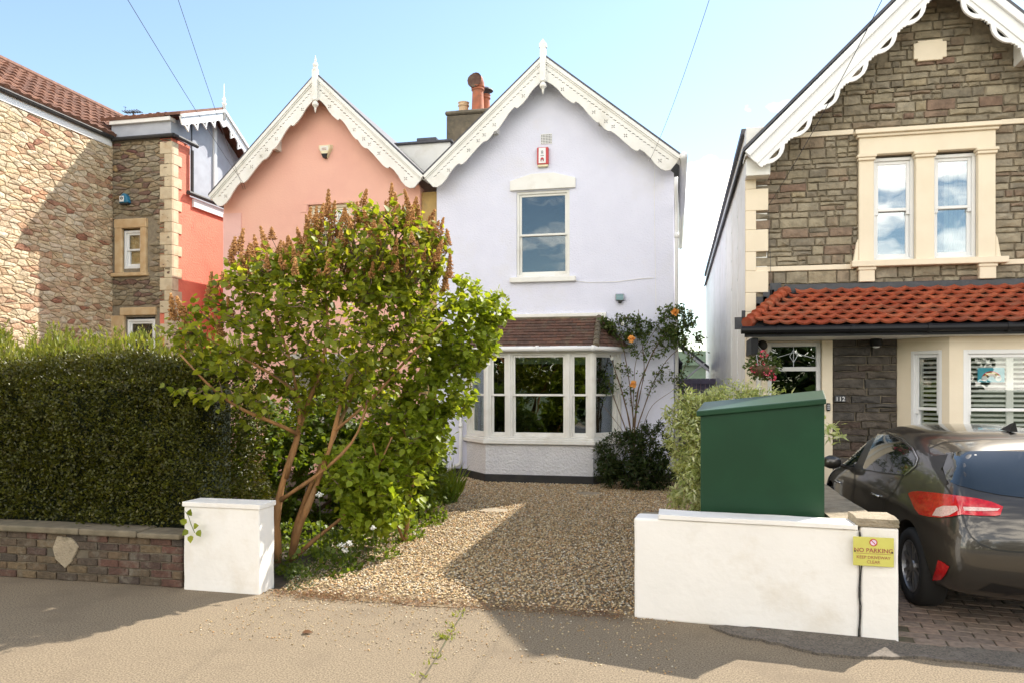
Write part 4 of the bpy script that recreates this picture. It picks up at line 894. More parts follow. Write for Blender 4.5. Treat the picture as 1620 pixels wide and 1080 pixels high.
# ------------------------------------------------------------------ green storage cabinet
gc = thing('storage_cabinet', 'dark green metal cabinet with sloping lid behind the white wall', 'cabinet', (.7, 6.6, 0))
gy = 6.40; ga, gb = X_(1108, gy), X_(1304, gy-.12); fg = F(ga, gy, gb-ga, -.13); gw = math.hypot(gb-ga, .13); gd = .5
zl, zr = Z_(1108, 657, gy), Z_(1304, 638, gy-.12)
z0 = .35
MB().prism([(0, z0), (gw, z0), (gw, zr), (0, zl)], 0, gd, fg).build('body', 'green_paint', gc, fix=True, bevel=.006, seg=2)
ld = MB(); fgs = fg
o = .03; dz = -.0
def lidpt(a, b, up): return fg(a, b, zl+(zr-zl)*(a/gw)+up+.16*(b/gd)*.35)
ld.add([lidpt(-o, -o, .0), lidpt(gw+.012, -o, .0), lidpt(gw+.012, gd+o, .0), lidpt(-o, gd+o, .0), lidpt(-o, -o, .045), lidpt(gw+.012, -o, .045), lidpt(gw+.012, gd+o, .045), lidpt(-o, gd+o, .045)],
       [(0, 3, 2, 1), (4, 5, 6, 7), (0, 1, 5, 4), (1, 2, 6, 5), (2, 3, 7, 6), (3, 0, 4, 7)])
ld.build('lid', 'green_paint', gc, bevel=.008, seg=2)
MB().prism([(.02, z0-.35), (gw-.02, z0-.35), (gw-.02, z0), (.02, z0)], .03, gd-.03, fg).build('base', 'concrete', gc, fix=True)

# ------------------------------------------------------------------ small wall fittings
fy = F(0, FY)
# red and white alarm box
al = thing('alarm_box', 'red and white alarm box above the upstairs window of the white house', 'alarm', tuple(at(860, 250, FY)))
a0, a1, z0, z1 = X_(850.5, FY), X_(868.5, FY), Z_(860, 262, FY), Z_(860, 235, FY)
MB().box(a0, a1, -.075, -.001, z0, z1, fy).build('case', 'alarm_red', al, bevel=.012, seg=2)
am = (a0+a1)/2; MB().box(a0+.035, a1-.05, -.083, -.0755, z0+.02, z1-.015, fy).build('front_panel', 'white_gloss', al, bevel=.003)
t = MB(); pm = (a0+.035+a1-.05)/2; t.lathe(fy(pm, -.084, z0+.10), [(.032, -.002), (.032, .002)], 12, tilt=Matrix.Rotation(R(90), 3, 'X')); t.box(pm-.032, pm+.032, -.086, -.0835, z0+.055, z0+.095, fy); t.build('emblem', 'alarm_red', al)
MB().box(pm-.013, pm+.013, -.0885, -.0865, z0+.055, z0+.085, fy).build('emblem_notch', 'white_gloss', al)
t = MB()
for i in range(4): t.box(pm-.03+i*.017, pm-.019+i*.017, -.086, -.0835, z0+.158, z0+.172, fy)
t.box(pm-.018, pm-.011, -.086, -.0835, z0+.20, z0+.26, fy); t.box(pm+.011, pm+.018, -.086, -.0835, z0+.20, z0+.26, fy); t.box(pm-.011, pm+.011, -.086, -.0835, z0+.253, z0+.26, fy); t.box(pm-.004, pm+.004, -.086, -.0835, z0+.21, z0+.24, fy)
t.build('lettering', 'black_paint', al)
MB().box(a0+.01, a1-.01, -.07, -.002, z0-.045, z0-.001, fy).build('lamp_lens', 'alarm_cream', al, bevel=.01, seg=2)
# cream wedge alarm on pink house
c = at(516, 241, FY); al = thing('alarm_box', 'cream wedge-shaped alarm box high on the pink gable', 'alarm', tuple(c))
k = FPX/15.3; w_ = 12/k; h_ = 11/k
def wedge(mb, c, w, h, d, s=1.0):
    P = [(-w, h), (w, h), (w, h*.45), (w*.25, -h), (-w*.25, -h), (-w, h*.45)]
    vs = [(c.x+x, FY-.001, c.z+z) for x, z in P]+[(c.x+x*.8, FY-d, c.z+z*.85) for x, z in P]
    mb.add(vs, [(6, 7, 8, 9, 10, 11)]+[(i, (i+1) % 6, 6+(i+1) % 6, 6+i) for i in range(6)])
mb = MB(); wedge(mb, c, w_, h_, .09); mb.build('case', 'alarm_cream', al, fix=True, bevel=.008)
MB().box(c.x-w_*.55, c.x+w_*.55, -.094, -.0905, c.z+h_*.02, c.z+h_*.68, fy).build('front_panel', 'white_paint', al)
t = MB(); t.box(c.x-.05, c.x+.05, -.0955, -.0943, c.z+h_*.1, c.z+h_*.18, fy)
for i in range(5): t.box(c.x-.05+i*.021, c.x-.036+i*.021, -.0955, -.0943, c.z+h_*.3, c.z+h_*.42, fy)
t.build('lettering', 'terracotta', al)
MB().prism([(c.x-w_*.2, c.z-h_), (c.x+w_*.2, c.z-h_), (c.x+w_*.45, c.z-h_*.4), (c.x-w_*.45, c.z-h_*.4)], -.096, -.002, fy).build('lamp_lens', 'black_gloss', al, fix=True)
# blue alarm on left wing
fz = F(0, LY); c = at(201, 316, LY); al = thing('alarm_box', 'blue alarm box with white panel on the shaded rubble wing', 'alarm', tuple(c)); k = FPX/16.4
mb = MB(); P = [(-8.5, -7), (8.5, -7), (5.5, 4), (2, 8), (-2, 8), (-6, 4)]; P = [(c.x+x/k, c.z+z/k) for x, z in P]
mb.prism(P, -.12, .0, fz); mb.build('case', 'alarm_blue', al, fix=True, bevel=.02, seg=2)
MB().box(c.x-.09, c.x+.02, -.128, -.121, c.z-.075, c.z+.05, fz).build('front_panel', 'white_gloss', al, bevel=.004)
t = MB(); t.lathe(fz(c.x-.035, -.13, c.z+.0), [(.035, -.002), (.035, .002)], 12, tilt=Matrix.Rotation(R(90), 3, 'X')); t.build('emblem', 'black_paint', al)
text('S', .07, fz, c.x-.035, c.z-.024, -.1335, .001, 'lettering', 'white_gloss', al)
MB().box(c.x-.10, c.x+.10, -.11, -.01, c.z-.125, c.z-.093, fz).build('base', 'black_paint', al)
# floodlight
c = at(981, 472, FY); fl0 = thing('floodlight', 'small square floodlight on the white wall above the climbing rose', 'light', tuple(c))
MB().box(c.x-.085, c.x+.085, -.11, -.02, c.z-.055, c.z+.075, fy).build('case', 'alu', fl0, bevel=.012); MB().box(c.x-.072, c.x+.072, -.115, -.111, c.z-.045, c.z+.062, fy).build('lens', 'glass_up', fl0)
MB().box(c.x-.072, c.x+.072, -.1105, -.1102, c.z-.045, c.z+.062, fy).build('reflector', 'blind', fl0)
MB().box(c.x-.03, c.x+.03, -.09, -.001, c.z-.085, c.z-.058, fy).lathe(fy(c.x, -.06, c.z-.1), [(.03, 0), (.035, .015), (.0, .02)], 8).build('sensor', 'black_paint', fl0)
# stone house fittings
c = at(1329, 630, SY-.03); pq = thing('number_plaque', 'dark slate house number plaque reading 112', 'sign', tuple(c))
MB().box(c.x-.07, c.x+.07, -.05, -.028, c.z-.04, c.z+.045, fs_).build('plate', 'lead', pq, bevel=.002); text('112', .085, fs_, c.x, c.z-.03, -.0512, .001, 'lettering', 'white_gloss', pq)
c = at(1310, 643, SY-.06); bx = thing('key_safe', 'small black key safe on the cream door pilaster', 'key safe', tuple(c))
MB().box(c.x-.025, c.x+.025, -.1, -.061, c.z-.055, c.z+.055, fs_).build('case', 'black_gloss', bx, bevel=.012, seg=2)
t = MB()
for i in range(3):
    for j in (0, 1): t.box(c.x-.015+j*.017, c.x-.002+j*.017, -.105, -.1, c.z-.035+i*.026, c.z-.018+i*.026, fs_)
t.build('buttons', 'alu', bx)
c = at(1386, 542, SY-.2); dl = thing('porch_light', 'black spotlight under the red porch roof soffit', 'light', tuple(c))
MB().lathe((c.x, c.y, c.z-.05), [(.055, 0), (.075, .01), (.085, .09), (.04, .12), (.04, .17)], 14).build('shade', 'black_gloss', dl, smooth=True); MB().lathe((c.x, c.y, c.z-.07), [(.01, 0), (.045, .01), (.05, .025)], 12).build('bulb', 'white_gloss', dl, smooth=True)
c = at(1206, 546, SY-.12); cm = thing('wall_speaker', 'round black outdoor fitting beside the entrance of the stone house', 'fitting', tuple(c))
MB().lathe((c.x, c.y-.03, c.z), [(.06, 0), (.07, .02), (.05, .07), (.02, .12)], 14, tilt=Matrix.Rotation(R(-90), 3, 'X')).build('housing', 'black_paint', cm, smooth=True)
# rainbow drawing stuck inside the bay pane
sky_b = mat('painted_blue', (.03, .36, .50), (.10, .46, .58), 9, .8)
P0 = at(1571, 593, 10.75+.03); rb = thing('rainbow_picture', 'blue child drawing of a rainbow taped in the bay window', 'picture', tuple(P0))
fpn = F(0, 10.835); kk = FPX/9.65
MB().box(P0.x-20/kk, P0.x+19/kk, -.0035, -.001, P0.z-11/kk, P0.z+12/kk, fpn).build('sheet', sky_b, rb)
cols = [('alarm_red', 14, 11.5), ('yellow', 11.5, 9.5), ('terracotta', 9.5, 7.5), ('green_paint', 7.5, 5.8), ('black_paint', 5.8, 4.2)]
for m_, r1, r0 in cols:
    arc = [(P0.x+r1/kk*math.cos(t), P0.z+(-5+r1*math.sin(t)*.85)/kk) for t in [math.pi*i/12 for i in range(13)]]+[(P0.x+r0/kk*math.cos(t), P0.z+(-5+r0*math.sin(t)*.85)/kk) for t in [math.pi*i/12 for i in range(12, -1, -1)]]
    MB().prism(arc, -.0055, -.0040, fpn).build('colour_band', m_, rb, fix=True)
for s_ in (-1, 1): MB().lathe((P0.x+s_*10/kk, 10.828, P0.z-5/kk), [(4.5/kk, -.001), (4.5/kk, .001)], 10, tilt=Matrix.Rotation(R(90), 3, 'X')).build('cloud', 'white_gloss', rb)
# TV aerial on the left roof
c = atd(211, 187, 19.5); ta = thing('tv_aerial', 'thin television aerial on the roof of the rubble house', 'aerial', tuple(c))
zb = c.z-.25; zt = Z_ and c.z+.18
m_ = MB().tube([(c.x, c.y, zb-.3), (c.x, c.y, zt)], .022, 5); m_.build('mast', 'wire', ta)
m_ = MB().tube([(c.x-.26, c.y, zt-.02), (c.x+.22, c.y, zt-.05)], .016, 4)
for i in range(7): x = c.x-.24+i*.07; m_.tube([(x, c.y-.12, zt-.02), (x, c.y+.12, zt-.02)], .012, 4)
m_.tube([(c.x-.24, c.y, zt-.02), (c.x-.24, c.y, zt+.13)], .006, 4); m_.tube([(c.x-.3, c.y, zt+.13), (c.x-.2, c.y, zt+.1)], .006, 4)
m_.build('boom', 'wire', ta)
# overhead cables
def cable(a, b, lab, sag=.15, r=.008, extra=None):
    a, b = Vector(a), Vector(b); pts = [a.lerp(b, t/12)-Vector((0, 0, sag*4*(t/12)*(1-t/12))) for t in range(13)]
    if extra: pts += extra
    o = MB().tube(pts, r, 4).build('overhead_cable', 'wire'); tag(o, lab, 'cable', 'overhead service cables'); return o
cable(atd(160, -70, 7), at(386, 292, FY-.45), 'overhead cable crossing the left sky to the pink house eave, left of the two', .05, .0035, [at(388, 300, FY-.38)])
cable(atd(262, -60, 7.5), at(398, 470, 16.2), 'overhead cable dropping past the dormer, right of the two at the left', .05, .005) if 0 else cable(atd(262, -60, 8), at(385, 300, FY-.42), 'overhead cable dropping to the pink bargeboard, right of the two at left', .04, .0035)
cable(atd(1135, -40, 7), at(1027, 256, FY-.36), 'overhead cable running down to the right eave of the white house', .12, .003)
cable(atd(1425, -60, 7.5), at(1216, 325, SY-.1), 'overhead cable across the stone gable with a drop wire below', .1, .004, [at(1216, 330, SY-.06), at(1219, 420, SY-.05), at(1221, 470, SY-.05)])
# ------------------------------------------------------------------ foliage
def unit(a): return a/np.maximum(np.linalg.norm(a, axis=-1, keepdims=True), 1e-9)
def frames(d, up):       # leaf axis d, approximate normal up -> matrices (columns x,y,z)
    y = unit(d); x = unit(np.cross(y, up)); z = np.cross(x, y); return np.stack([x, y, z], -1)
def inst(name, tv, tf, loc, Rm, sc, rnd, m, parent=None, smooth=False):
    tv = np.asarray(tv, float); n = len(loc); k = len(tv); sc = np.asarray(sc, float)
    if sc.ndim == 1: sc = sc[:, None]
    V = np.einsum('nij,nkj->nki', Rm, tv[None]*sc[:, None, :]*np.ones((1, 1, 3)))+np.asarray(loc)[:, None, :]
    lens = np.array([len(f) for f in tf]); flat = np.concatenate([np.array(f) for f in tf])
    loops = (flat[None]+(np.arange(n)*k)[:, None]).ravel(); tot = np.tile(lens, n); st = np.concatenate([[0], np.cumsum(tot)[:-1]])
    me = bpy.data.meshes.new(name); me.vertices.add(n*k); me.vertices.foreach_set('co', V.astype(np.float32).ravel())
    me.loops.add(len(loops)); me.loops.foreach_set('vertex_index', loops.astype(np.int32))
    me.polygons.add(len(tot)); me.polygons.foreach_set('loop_start', st.astype(np.int32)); me.polygons.foreach_set('loop_total', tot.astype(np.int32))
    me.update(calc_edges=True)
    a = me.attributes.new('rnd', 'FLOAT', 'POINT'); a.data.foreach_set('value', np.repeat(rnd, k).astype(np.float32))
    if smooth: me.polygons.foreach_set('use_smooth', np.ones(len(tot), bool))
    return link(name, me, m, parent)
HEART = ([(0, 0, 0), (-.40, .20, .07), (-.36, .58, .05), (0, 1, -.10), (.36, .58, .05), (.40, .20, .07), (0, .35, -.01)], [(0, 6, 1), (6, 3, 2, 1), (0, 5, 6), (6, 5, 4, 3)])
LANCE = ([(0, 0, 0), (-.15, .4, .03), (0, 1, -.12), (.15, .4, .03), (0, .4, -.02)], [(0, 4, 1), (4, 2, 1), (0, 3, 4), (4, 3, 2)])
OVAL = ([(0, 0, 0), (-.30, .5, .05), (0, 1, -.05), (.30, .5, .05)], [(0, 2, 1), (0, 3, 2)])
BEAD = ([(-.5, 0, 0), (.5, 0, 0), (0, -.5, 0), (0, .5, 0), (0, 0, -.7), (0, 0, .7)], [(0, 2, 5), (2, 1, 5), (1, 3, 5), (3, 0, 5), (2, 0, 4), (1, 2, 4), (3, 1, 4), (0, 3, 4)])
def leafmat(name, ramp, trans=.35, rough=.45): return mat(name, ramp[0], ramp=ramp, scale=9, rough=rough, trans=trans, rampmix=.25, spec=.35)
M['lilac_leaf'] = leafmat('lilac_leaf', [(.19, .235, .018), (.27, .31, .025), (.13, .18, .014), (.33, .36, .035), (.42, .42, .05)], trans=.5)
M['bright_leaf'] = leafmat('bright_leaf', [(.24, .31, .022), (.33, .40, .035), (.17, .24, .018), (.42, .46, .05)], trans=.5)
M['hedge_leaf'] = leafmat('hedge_leaf', [(.042, .046, .005), (.070, .074, .007), (.10, .105, .010), (.055, .046, .008), (.22, .21, .022)], rough=.4, trans=.25)
M['gold_leaf'] = leafmat('gold_leaf', [(.22, .25, .04), (.30, .32, .06), (.16, .21, .035), (.34, .33, .09)], trans=.4)
M['dark_leaf'] = leafmat('dark_leaf', [(.03, .055, .012), (.045, .075, .016), (.025, .04, .01), (.06, .08, .02)])
M['rose_leaf'] = leafmat('rose_leaf', [(.07, .115, .025), (.10, .16, .035), (.055, .08, .025), (.14, .17, .04)])
M['cover_leaf'] = leafmat('cover_leaf', [(.12, .18, .016), (.18, .25, .026), (.08, .12, .012), (.24, .29, .035)], trans=.45)
M['vari_leaf'] = leafmat('vari_leaf', [(.30, .36, .10), (.64, .66, .34), (.24, .31, .09), (.74, .74, .46), (.46, .52, .18)], trans=.4)
M['tree_leaf'] = leafmat('tree_leaf', [(.035, .06, .012), (.05, .085, .015), (.03, .05, .01)])
M['seed'] = mat('seed', (.35, .16, .05), ramp=[(.50, .24, .07), (.62, .33, .11), (.38, .17, .06), (.56, .25, .06)], scale=20, rough=.8)
M['bark_orange'] = mat('bark_orange', (.36, .18, .065), (.24, .12, .045), 14, .85, .8, 40, c3=(.30, .20, .10), s3=5, stretch=(1, 1, .3))
M['twig'] = mat('twig', (.16, .10, .06), (.10, .07, .045), 10, .85)
M['cane'] = mat('cane', (.10, .055, .03), (.14, .09, .04), 10, .7)
M['apricot'] = mat('apricot', (.85, .36, .06), (.80, .45, .14), 30, .6)
M['white_petal'] = mat('white_petal', (.82, .82, .76), rough=.6)
M['pink_petal'] = mat('pink_petal', (.60, .03, .06), (.70, .12, .2), 40, .6)
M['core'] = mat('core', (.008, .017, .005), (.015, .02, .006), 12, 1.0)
def ell(ells, n, shell=.5):
    """random points in a union of ellipsoids (cx,cy,cz,rx,ry,rz,weight)"""
    w = np.array([e[3]*e[4]*e[5]*(e[6] if len(e) > 6 else 1) for e in ells]); w = w/w.sum(); pts = []
    idx = nr.choice(len(ells), n, p=w)
    d = unit(nr.normal(size=(n, 3))); r = nr.rand(n)**(1/3.*shell)
    e = np.array([x[:6] for x in ells])[idx]
    return e[:, :3]+d*r[:, None]*e[:, 3:6], d
def E_(px, py, d, rx, ry, rz, w=1): v = atd(px, py, d); return (v.x, v.y, v.z, rx, ry, rz, w)
def plant(name, label, cat, base, stems, ells, ntw, per, size, leaf, tmpl=HEART, bark='bark_orange', twr=.006, seg=5, leafdroop=.3, shell=.5, span=.55, group=None, spread=.07, stemn='trunk', outw=.5, crown='leaves', segn=4):
    t = thing(name, label, cat, tuple(base), group)
    sk = [];
    mb = MB()
    for pts, r0, r1 in stems:
        P = [Vector(p) for p in pts]; Q = []
        for i in range(len(P)-1):
            a, b = P[i], P[i+1]; k = max(1, int((b-a).length/.12))
            for j in range(k): Q.append(a.lerp(b, j/k))
        Q.append(P[-1]); m = len(Q)
        Q = [q+Vector([rng.uniform(-1, 1)*.012 for _ in range(3)])*(1 if 0 < i < m-1 else 0) for i, q in enumerate(Q)]
        for _ in range(2): Q = [Q[0]]+[(Q[i-1]+Q[i]*2+Q[i+1])/4 for i in range(1, m-1)]+[Q[-1]]
        rad = [r0+(r1-r0)*(i/(m-1))**.8 for i in range(m)]; rad = [x*(1+.14*math.sin(i*1.9+r0*99)+rng.uniform(-.07, .07)) for i, x in enumerate(rad)]
        mb.tube(Q, rad, 8); sk += [tuple(q) for q in Q[m//4:]]
    if stems: mb.build(stemn, bark, t, smooth=True)
    A, D = ell(ells, ntw, shell); c0 = np.mean(np.array(sk), 0) if sk else np.array(base)
    order = np.argsort(np.linalg.norm(A-c0, axis=1)); SK = np.array(sk if sk else [tuple(base)]); tw = MB(); LP = []; LD = []; tips = []
    for ii in order:
        a = A[ii]; df = SK-a; dist = np.linalg.norm(df, axis=1)+np.maximum(0, df[:, 2])*1.5
        s = SK[np.argmin(dist)]; mid = (s+a)/2+nr.normal(size=3)*.12*np.linalg.norm(a-s)-np.array([0, 0, .04]); L_ = np.linalg.norm(a-s)
        path = [(1-u)**2*s+2*u*(1-u)*mid+u*u*a for u in np.linspace(0, 1, segn+1)]
        tw.tube(path, [twr*(1.5-1.1*u) for u in np.linspace(0, 1, segn+1)], 3, cap=False)
        SK = np.vstack([SK, path[1:]]) if len(SK) < 3000 else SK
        dirn = unit(a-s); tips.append((a, dirn, D[ii]))
        for q in range(per):
            u = 1-span*nr.rand() if L_ > .15 else nr.rand(); p = (1-u)**2*s+2*u*(1-u)*mid+u*u*a
            LP.append(p+nr.normal(size=3)*spread*.5); LD.append(dirn*.35+D[ii]*outw*.4+nr.normal(size=3)*.6)
    if len(tw.v): tw.build('twigs', bark if bark != 'bark_orange' else 'twig', t)
    LP = np.array(LP); LD = unit(np.array(LD)); LD[:, 2] -= leafdroop; n = len(LP)
    up = unit(nr.normal(size=(n, 3))*.45+np.array([0.1, 0, .9]))
    inst(crown, tmpl[0], tmpl[1], LP, frames(LD, up), size*(.55+.6*nr.rand(n)), nr.rand(n), leaf, t)
    return t, tips

# --- lilac
bz = lambda px, py, d: tuple(atd(px, py, d))
b0 = atd(440, 880, 7.95); b0.z = -.02; B = tuple(b0)
b1 = tuple(b0+Vector((.10, .05, 0)))
stems = [([B, bz(438, 830, 7.9), bz(440, 790, 7.9), bz(462, 720, 7.9), bz(478, 655, 7.9), bz(508, 590, 7.95), bz(520, 520, 8.0), bz(512, 440, 8.0)], .050, .012),
         ([bz(452, 755, 7.9), bz(474, 690, 7.85), bz(474, 630, 7.8), bz(455, 560, 7.8), bz(430, 480, 7.8)], .032, .010),
         ([b1, bz(475, 825, 7.8), bz(515, 735, 7.75), bz(530, 680, 7.75), bz(545, 610, 7.8), bz(585, 530, 7.9), bz(620, 430, 8.0), bz(628, 360, 8.0)], .040, .010),
         ([b1, bz(470, 820, 8.1), bz(500, 750, 8.2), bz(530, 690, 8.3), bz(548, 640, 8.4), bz(600, 560, 8.4), bz(660, 480, 8.5)], .034, .009),
         ([bz(445, 790, 7.85), bz(490, 760, 7.7), bz(520, 738, 7.6), bz(560, 700, 7.6), bz(580, 640, 7.5)], .026, .010),
         ([b1, bz(500, 850, 7.9), bz(545, 815, 8.0), bz(590, 760, 8.1), bz(620, 690, 8.2)], .026, .009),
         ([bz(470, 685, 7.8), bz(430, 665, 7.6), bz(380, 648, 7.4), bz(330, 610, 7.3), bz(285, 560, 7.2)], .024, .008),
         ([bz(470, 620, 7.8), bz(430, 590, 7.6), bz(370, 560, 7.5), bz(320, 530, 7.4)], .018, .007),
         ([bz(530, 680, 7.75), bz(600, 620, 7.8), bz(650, 560, 7.9), bz(700, 510, 8.0)], .020, .008)]
le = [E_(535, 500, 8.0, 1.0, .95, .80), E_(590, 400, 8.0, .85, .7, .50, 1.2), E_(440, 450, 7.9, .6, .6, .38, 1.2), E_(350, 530, 7.6, .55, .5, .38, 1.2), E_(325, 600, 7.3, .40, .35, .26, 1.1), E_(650, 480, 8.2, .45, .6, .6), E_(520, 610, 7.9, .8, .7, .28, .6), E_(625, 345, 8.0, .35, .4, .2, 1.3), E_(275, 500, 7.3, .22, .22, .2, .8), E_(400, 640, 7.6, .35, .35, .16, .8), E_(455, 690, 7.9, .25, .3, .2, .6)]
lil, tips = plant('lilac_tree', 'tall open lilac with orange-brown stems and rusty seed heads in front of the pink house', 'lilac', B, stems, le, 1050, 9, .084, 'lilac_leaf', shell=.62, span=.5, twr=.0055)
# rusty seed panicles on the topmost twig ends
PX = [(402, 372), (385, 362), (420, 378), (440, 390), (500, 340), (512, 322), (530, 318), (545, 330), (486, 352), (580, 300), (565, 320), (620, 290), (640, 300), (655, 320), (640, 345), (610, 318), (690, 370), (680, 345), (700, 380), (712, 402), (590, 340), (470, 360), (365, 395), (352, 430), (380, 400), (430, 360), (560, 350), (660, 360), (705, 430), (668, 385), (412, 358), (395, 385), (335, 430), (345, 445), (280, 470), (292, 488), (340, 500), (330, 452), (270, 465), (372, 375), (648, 330), (300, 515), (520, 300), (625, 305), (540, 345), (505, 365), (455, 375), (600, 355), (575, 330), (690, 400), (325, 480), (360, 470)]
LP, LD, LR = [], [], []; tw = MB()
cand = sorted(tips, key=lambda q: -(q[0][2]+.25*q[2][2]))
for i, (px, py) in enumerate(PX):
    d = 8.0-.9*max(0, (420-px)/200)+rng.uniform(-.3, .5); top = atd(px, py, d); L_ = rng.uniform(.15, .32); ax = Vector((rng.uniform(-.3, .3), rng.uniform(-.3, .3), 1)).normalized(); bs = top-ax*L_
    near = min(tips, key=lambda q: (Vector(q[0])-bs).length); nb = Vector(near[0]); tw.tube([nb, (nb+bs)/2+Vector((0, 0, -.03)), bs, top], [.005, .004, .004, .002], 3)
    for k in range(int(L_*1500)):
        u = rng.random(); rr = .066*(1-u*.85)*math.sqrt(rng.random())*(.6+.4*math.sin(u*20+i)**2); an = rng.uniform(0, 6.28); LP.append(bs+ax*L_*u+Vector((math.cos(an), math.sin(an), 0))*rr)
for a, dr, dd in cand[20:380]:
    if rng.random() < .6 and (dd[2] > .0 or dd[0] > .3):
        ax = Vector(dr)*.3+Vector((rng.uniform(-.3, .3), rng.uniform(-.3, .3), 1)); ax.normalize(); L_ = rng.uniform(.08, .18); bs = Vector(a)
        for k in range(int(L_*900)):
            u = rng.random(); rr = .042*(1-u*.85)*math.sqrt(rng.random()); an = rng.uniform(0, 6.28); LP.append(bs+ax*L_*u+Vector((math.cos(an), math.sin(an), 0))*rr)
n = len(LP); inst('seed_heads', BEAD[0], BEAD[1], np.array([tuple(p) for p in LP]), frames(nr.normal(size=(n, 3)), nr.normal(size=(n, 3))), .016*(.6+.7*nr.rand(n)), nr.rand(n), 'seed', lil)
tw.build('seed_stalks', 'twig', lil)

# --- bright green shrub right of the lilac
b2 = atd(640, 860, 8.9); b2.z = -.02; B2_ = tuple(b2)
st2 = [([B2_, bz(650, 780, 8.8), bz(670, 680, 8.8), bz(700, 590, 8.8), bz(745, 500, 8.8)], .028, .008), ([B2_, bz(620, 800, 8.6), bz(600, 740, 8.3), bz(590, 700, 8.1)], .02, .007), ([bz(660, 730, 8.8), bz(630, 660, 8.7), bz(640, 600, 8.7)], .018, .006)]
e2_ = [E_(728, 530, 8.8, .42, .5, .42), E_(770, 490, 8.8, .28, .3, .20, 1.5), E_(690, 610, 8.8, .42, .5, .42), E_(640, 690, 8.6, .50, .5, .42), E_(590, 760, 8.1, .35, .4, .30, 1.2), E_(700, 670, 9.0, .22, .4, .35, .7), E_(745, 450, 8.8, .2, .2, .14), E_(585, 800, 7.9, .30, .3, .30, 1.3), E_(630, 770, 8.2, .35, .3, .35), E_(545, 740, 7.9, .28, .3, .26, 1.2)]
plant('leafy_shrub', 'bright yellow-green broadleaved shrub between the lilac and the bay window', 'shrub', B2_, st2, e2_, 760, 12, .088, 'bright_leaf', shell=.6, twr=.005)
# --- dark shrub filling the bed behind the lilac
b3 = atd(480, 800, 10.3); b3.z = -.02; B3_ = tuple(b3)
plant('garden_shrub', 'mid green shrub in the bed behind the lilac stems below the pink wall', 'shrub', B3_, [([B3_, bz(480, 760, 10.3), bz(470, 700, 10.3)], .03, .01), ([B3_, bz(560, 760, 10.4), bz(600, 700, 10.5)], .03, .01)],
      [E_(430, 740, 9.6, .5, .6, .75), E_(520, 740, 10.2, .9, .7, .70), E_(610, 740, 10.6, .9, .7, .75), E_(670, 720, 11.2, .45, .6, .60), E_(400, 700, 9.4, .35, .5, .75), E_(480, 670, 10.2, .6, .6, .5), E_(570, 660, 10.6, .7, .6, .5)], 950, 15, .082, 'cover_leaf', shell=.5, bark='twig', twr=.004)

# --- understorey along the drive (countless small plants)
def cover(name, label, cat, ells, n, size, leaf, tmpl=OVAL, zmin=0.0, upr=.6):
    P, D = ell(ells, n, .5); P[:, 2] = np.maximum(P[:, 2], zmin+.01); d = unit(D*.5+nr.normal(size=P.shape)*.7+np.array([0, 0, upr])); u = unit(nr.normal(size=P.shape)*.5+np.array([0, 0, 1.]))
    o = inst(name, tmpl[0], tmpl[1], P, frames(d, u), size*(.5+.7*nr.rand(n)), nr.rand(n), leaf); return tag(o, label, cat, kind='stuff')
g_ = lambda px, py, rx, ry, rz, w=1: (lambda v: (v.x, v.y, .0, rx, ry, rz, w))(atd(px, py, 1200*1.85/(py-608)))
cover('ground_cover', 'low leafy ground cover spilling along the left edge of the gravel drive', 'ground cover',
      [g_(600, 850, .55, .5, .42), g_(650, 825, .5, .6, .38), g_(560, 880, .5, .35, .32), g_(505, 905, .45, .3, .22), g_(680, 795, .4, .7, .45), g_(480, 860, .6, .5, .25), g_(640, 780, .7, .8, .6)], 9000, .055, 'cover_leaf', HEART)
cover('flower_bed_plants', 'small grey-green plants at the pavement edge beside the lilac foot', 'plants',
      [g_(520, 905, .22, .16, .22), g_(480, 915, .2, .15, .18), g_(450, 905, .14, .12, .2), g_(560, 890, .2, .15, .2), (-3.35, 6.35, 0, .12, .15, .22)], 2600, .030, 'rose_leaf', LANCE)
# strap leaves near the downpipe
P = []; D = []
for k in range(260):
    v = atd(690+rng.uniform(-45, 30), 775+rng.uniform(-25, 15), 13.0+rng.uniform(-1.3, .3)); P.append((v.x, v.y, 0)); D.append((rng.uniform(-.7, .7), rng.uniform(-.7, .3), 1))
o = inst('strap_leaves', LANCE[0], LANCE[1], np.array(P), frames(np.array(D), unit(nr.normal(size=(260, 3)))), np.stack([.12+.0*nr.rand(260), .35+.3*nr.rand(260), .5+0*nr.rand(260)], 1), nr.rand(260), 'cover_leaf'); tag(o, 'tuft of long strap leaves near the foot of the white downpipe', 'plants', kind='stuff')
# white flower heads
for i, (px, py, r) in enumerate([(540, 862, .038), (553, 858, .03), (505, 782, .035), (546, 870, .028), (590, 834, .022)]):
    c = atd(px, py, 7.4 if i != 2 else 7.6); fl_t = thing('white_flower', ['white flower cluster low by the drive, leftmost of the low pair', 'white flower cluster low by the drive, right of its twin', 'single white flower head standing highest among the lilac stems', 'lowest white flower cluster near the drive edge', 'small white flower farther along the drive edge'][i], 'flower', tuple(c), 'white flowers in the bed')
    n = 60; P = np.array(tuple(c))+unit(nr.normal(size=(n, 3)))*r*(nr.rand(n, 1)**.4)*np.array([1, 1, .6]); inst('petals', OVAL[0], OVAL[1], P, frames(nr.normal(size=(n, 3)), nr.normal(size=(n, 3))+[0, 0, 1]), .022*np.ones(n), nr.rand(n), 'white_petal', fl_t)
    MB().tube([(c.x, c.y+.03, 0), (c.x+.01, c.y+.01, c.z*.6), tuple(c)], .004, 4).build('stalk', 'rose_leaf', fl_t)

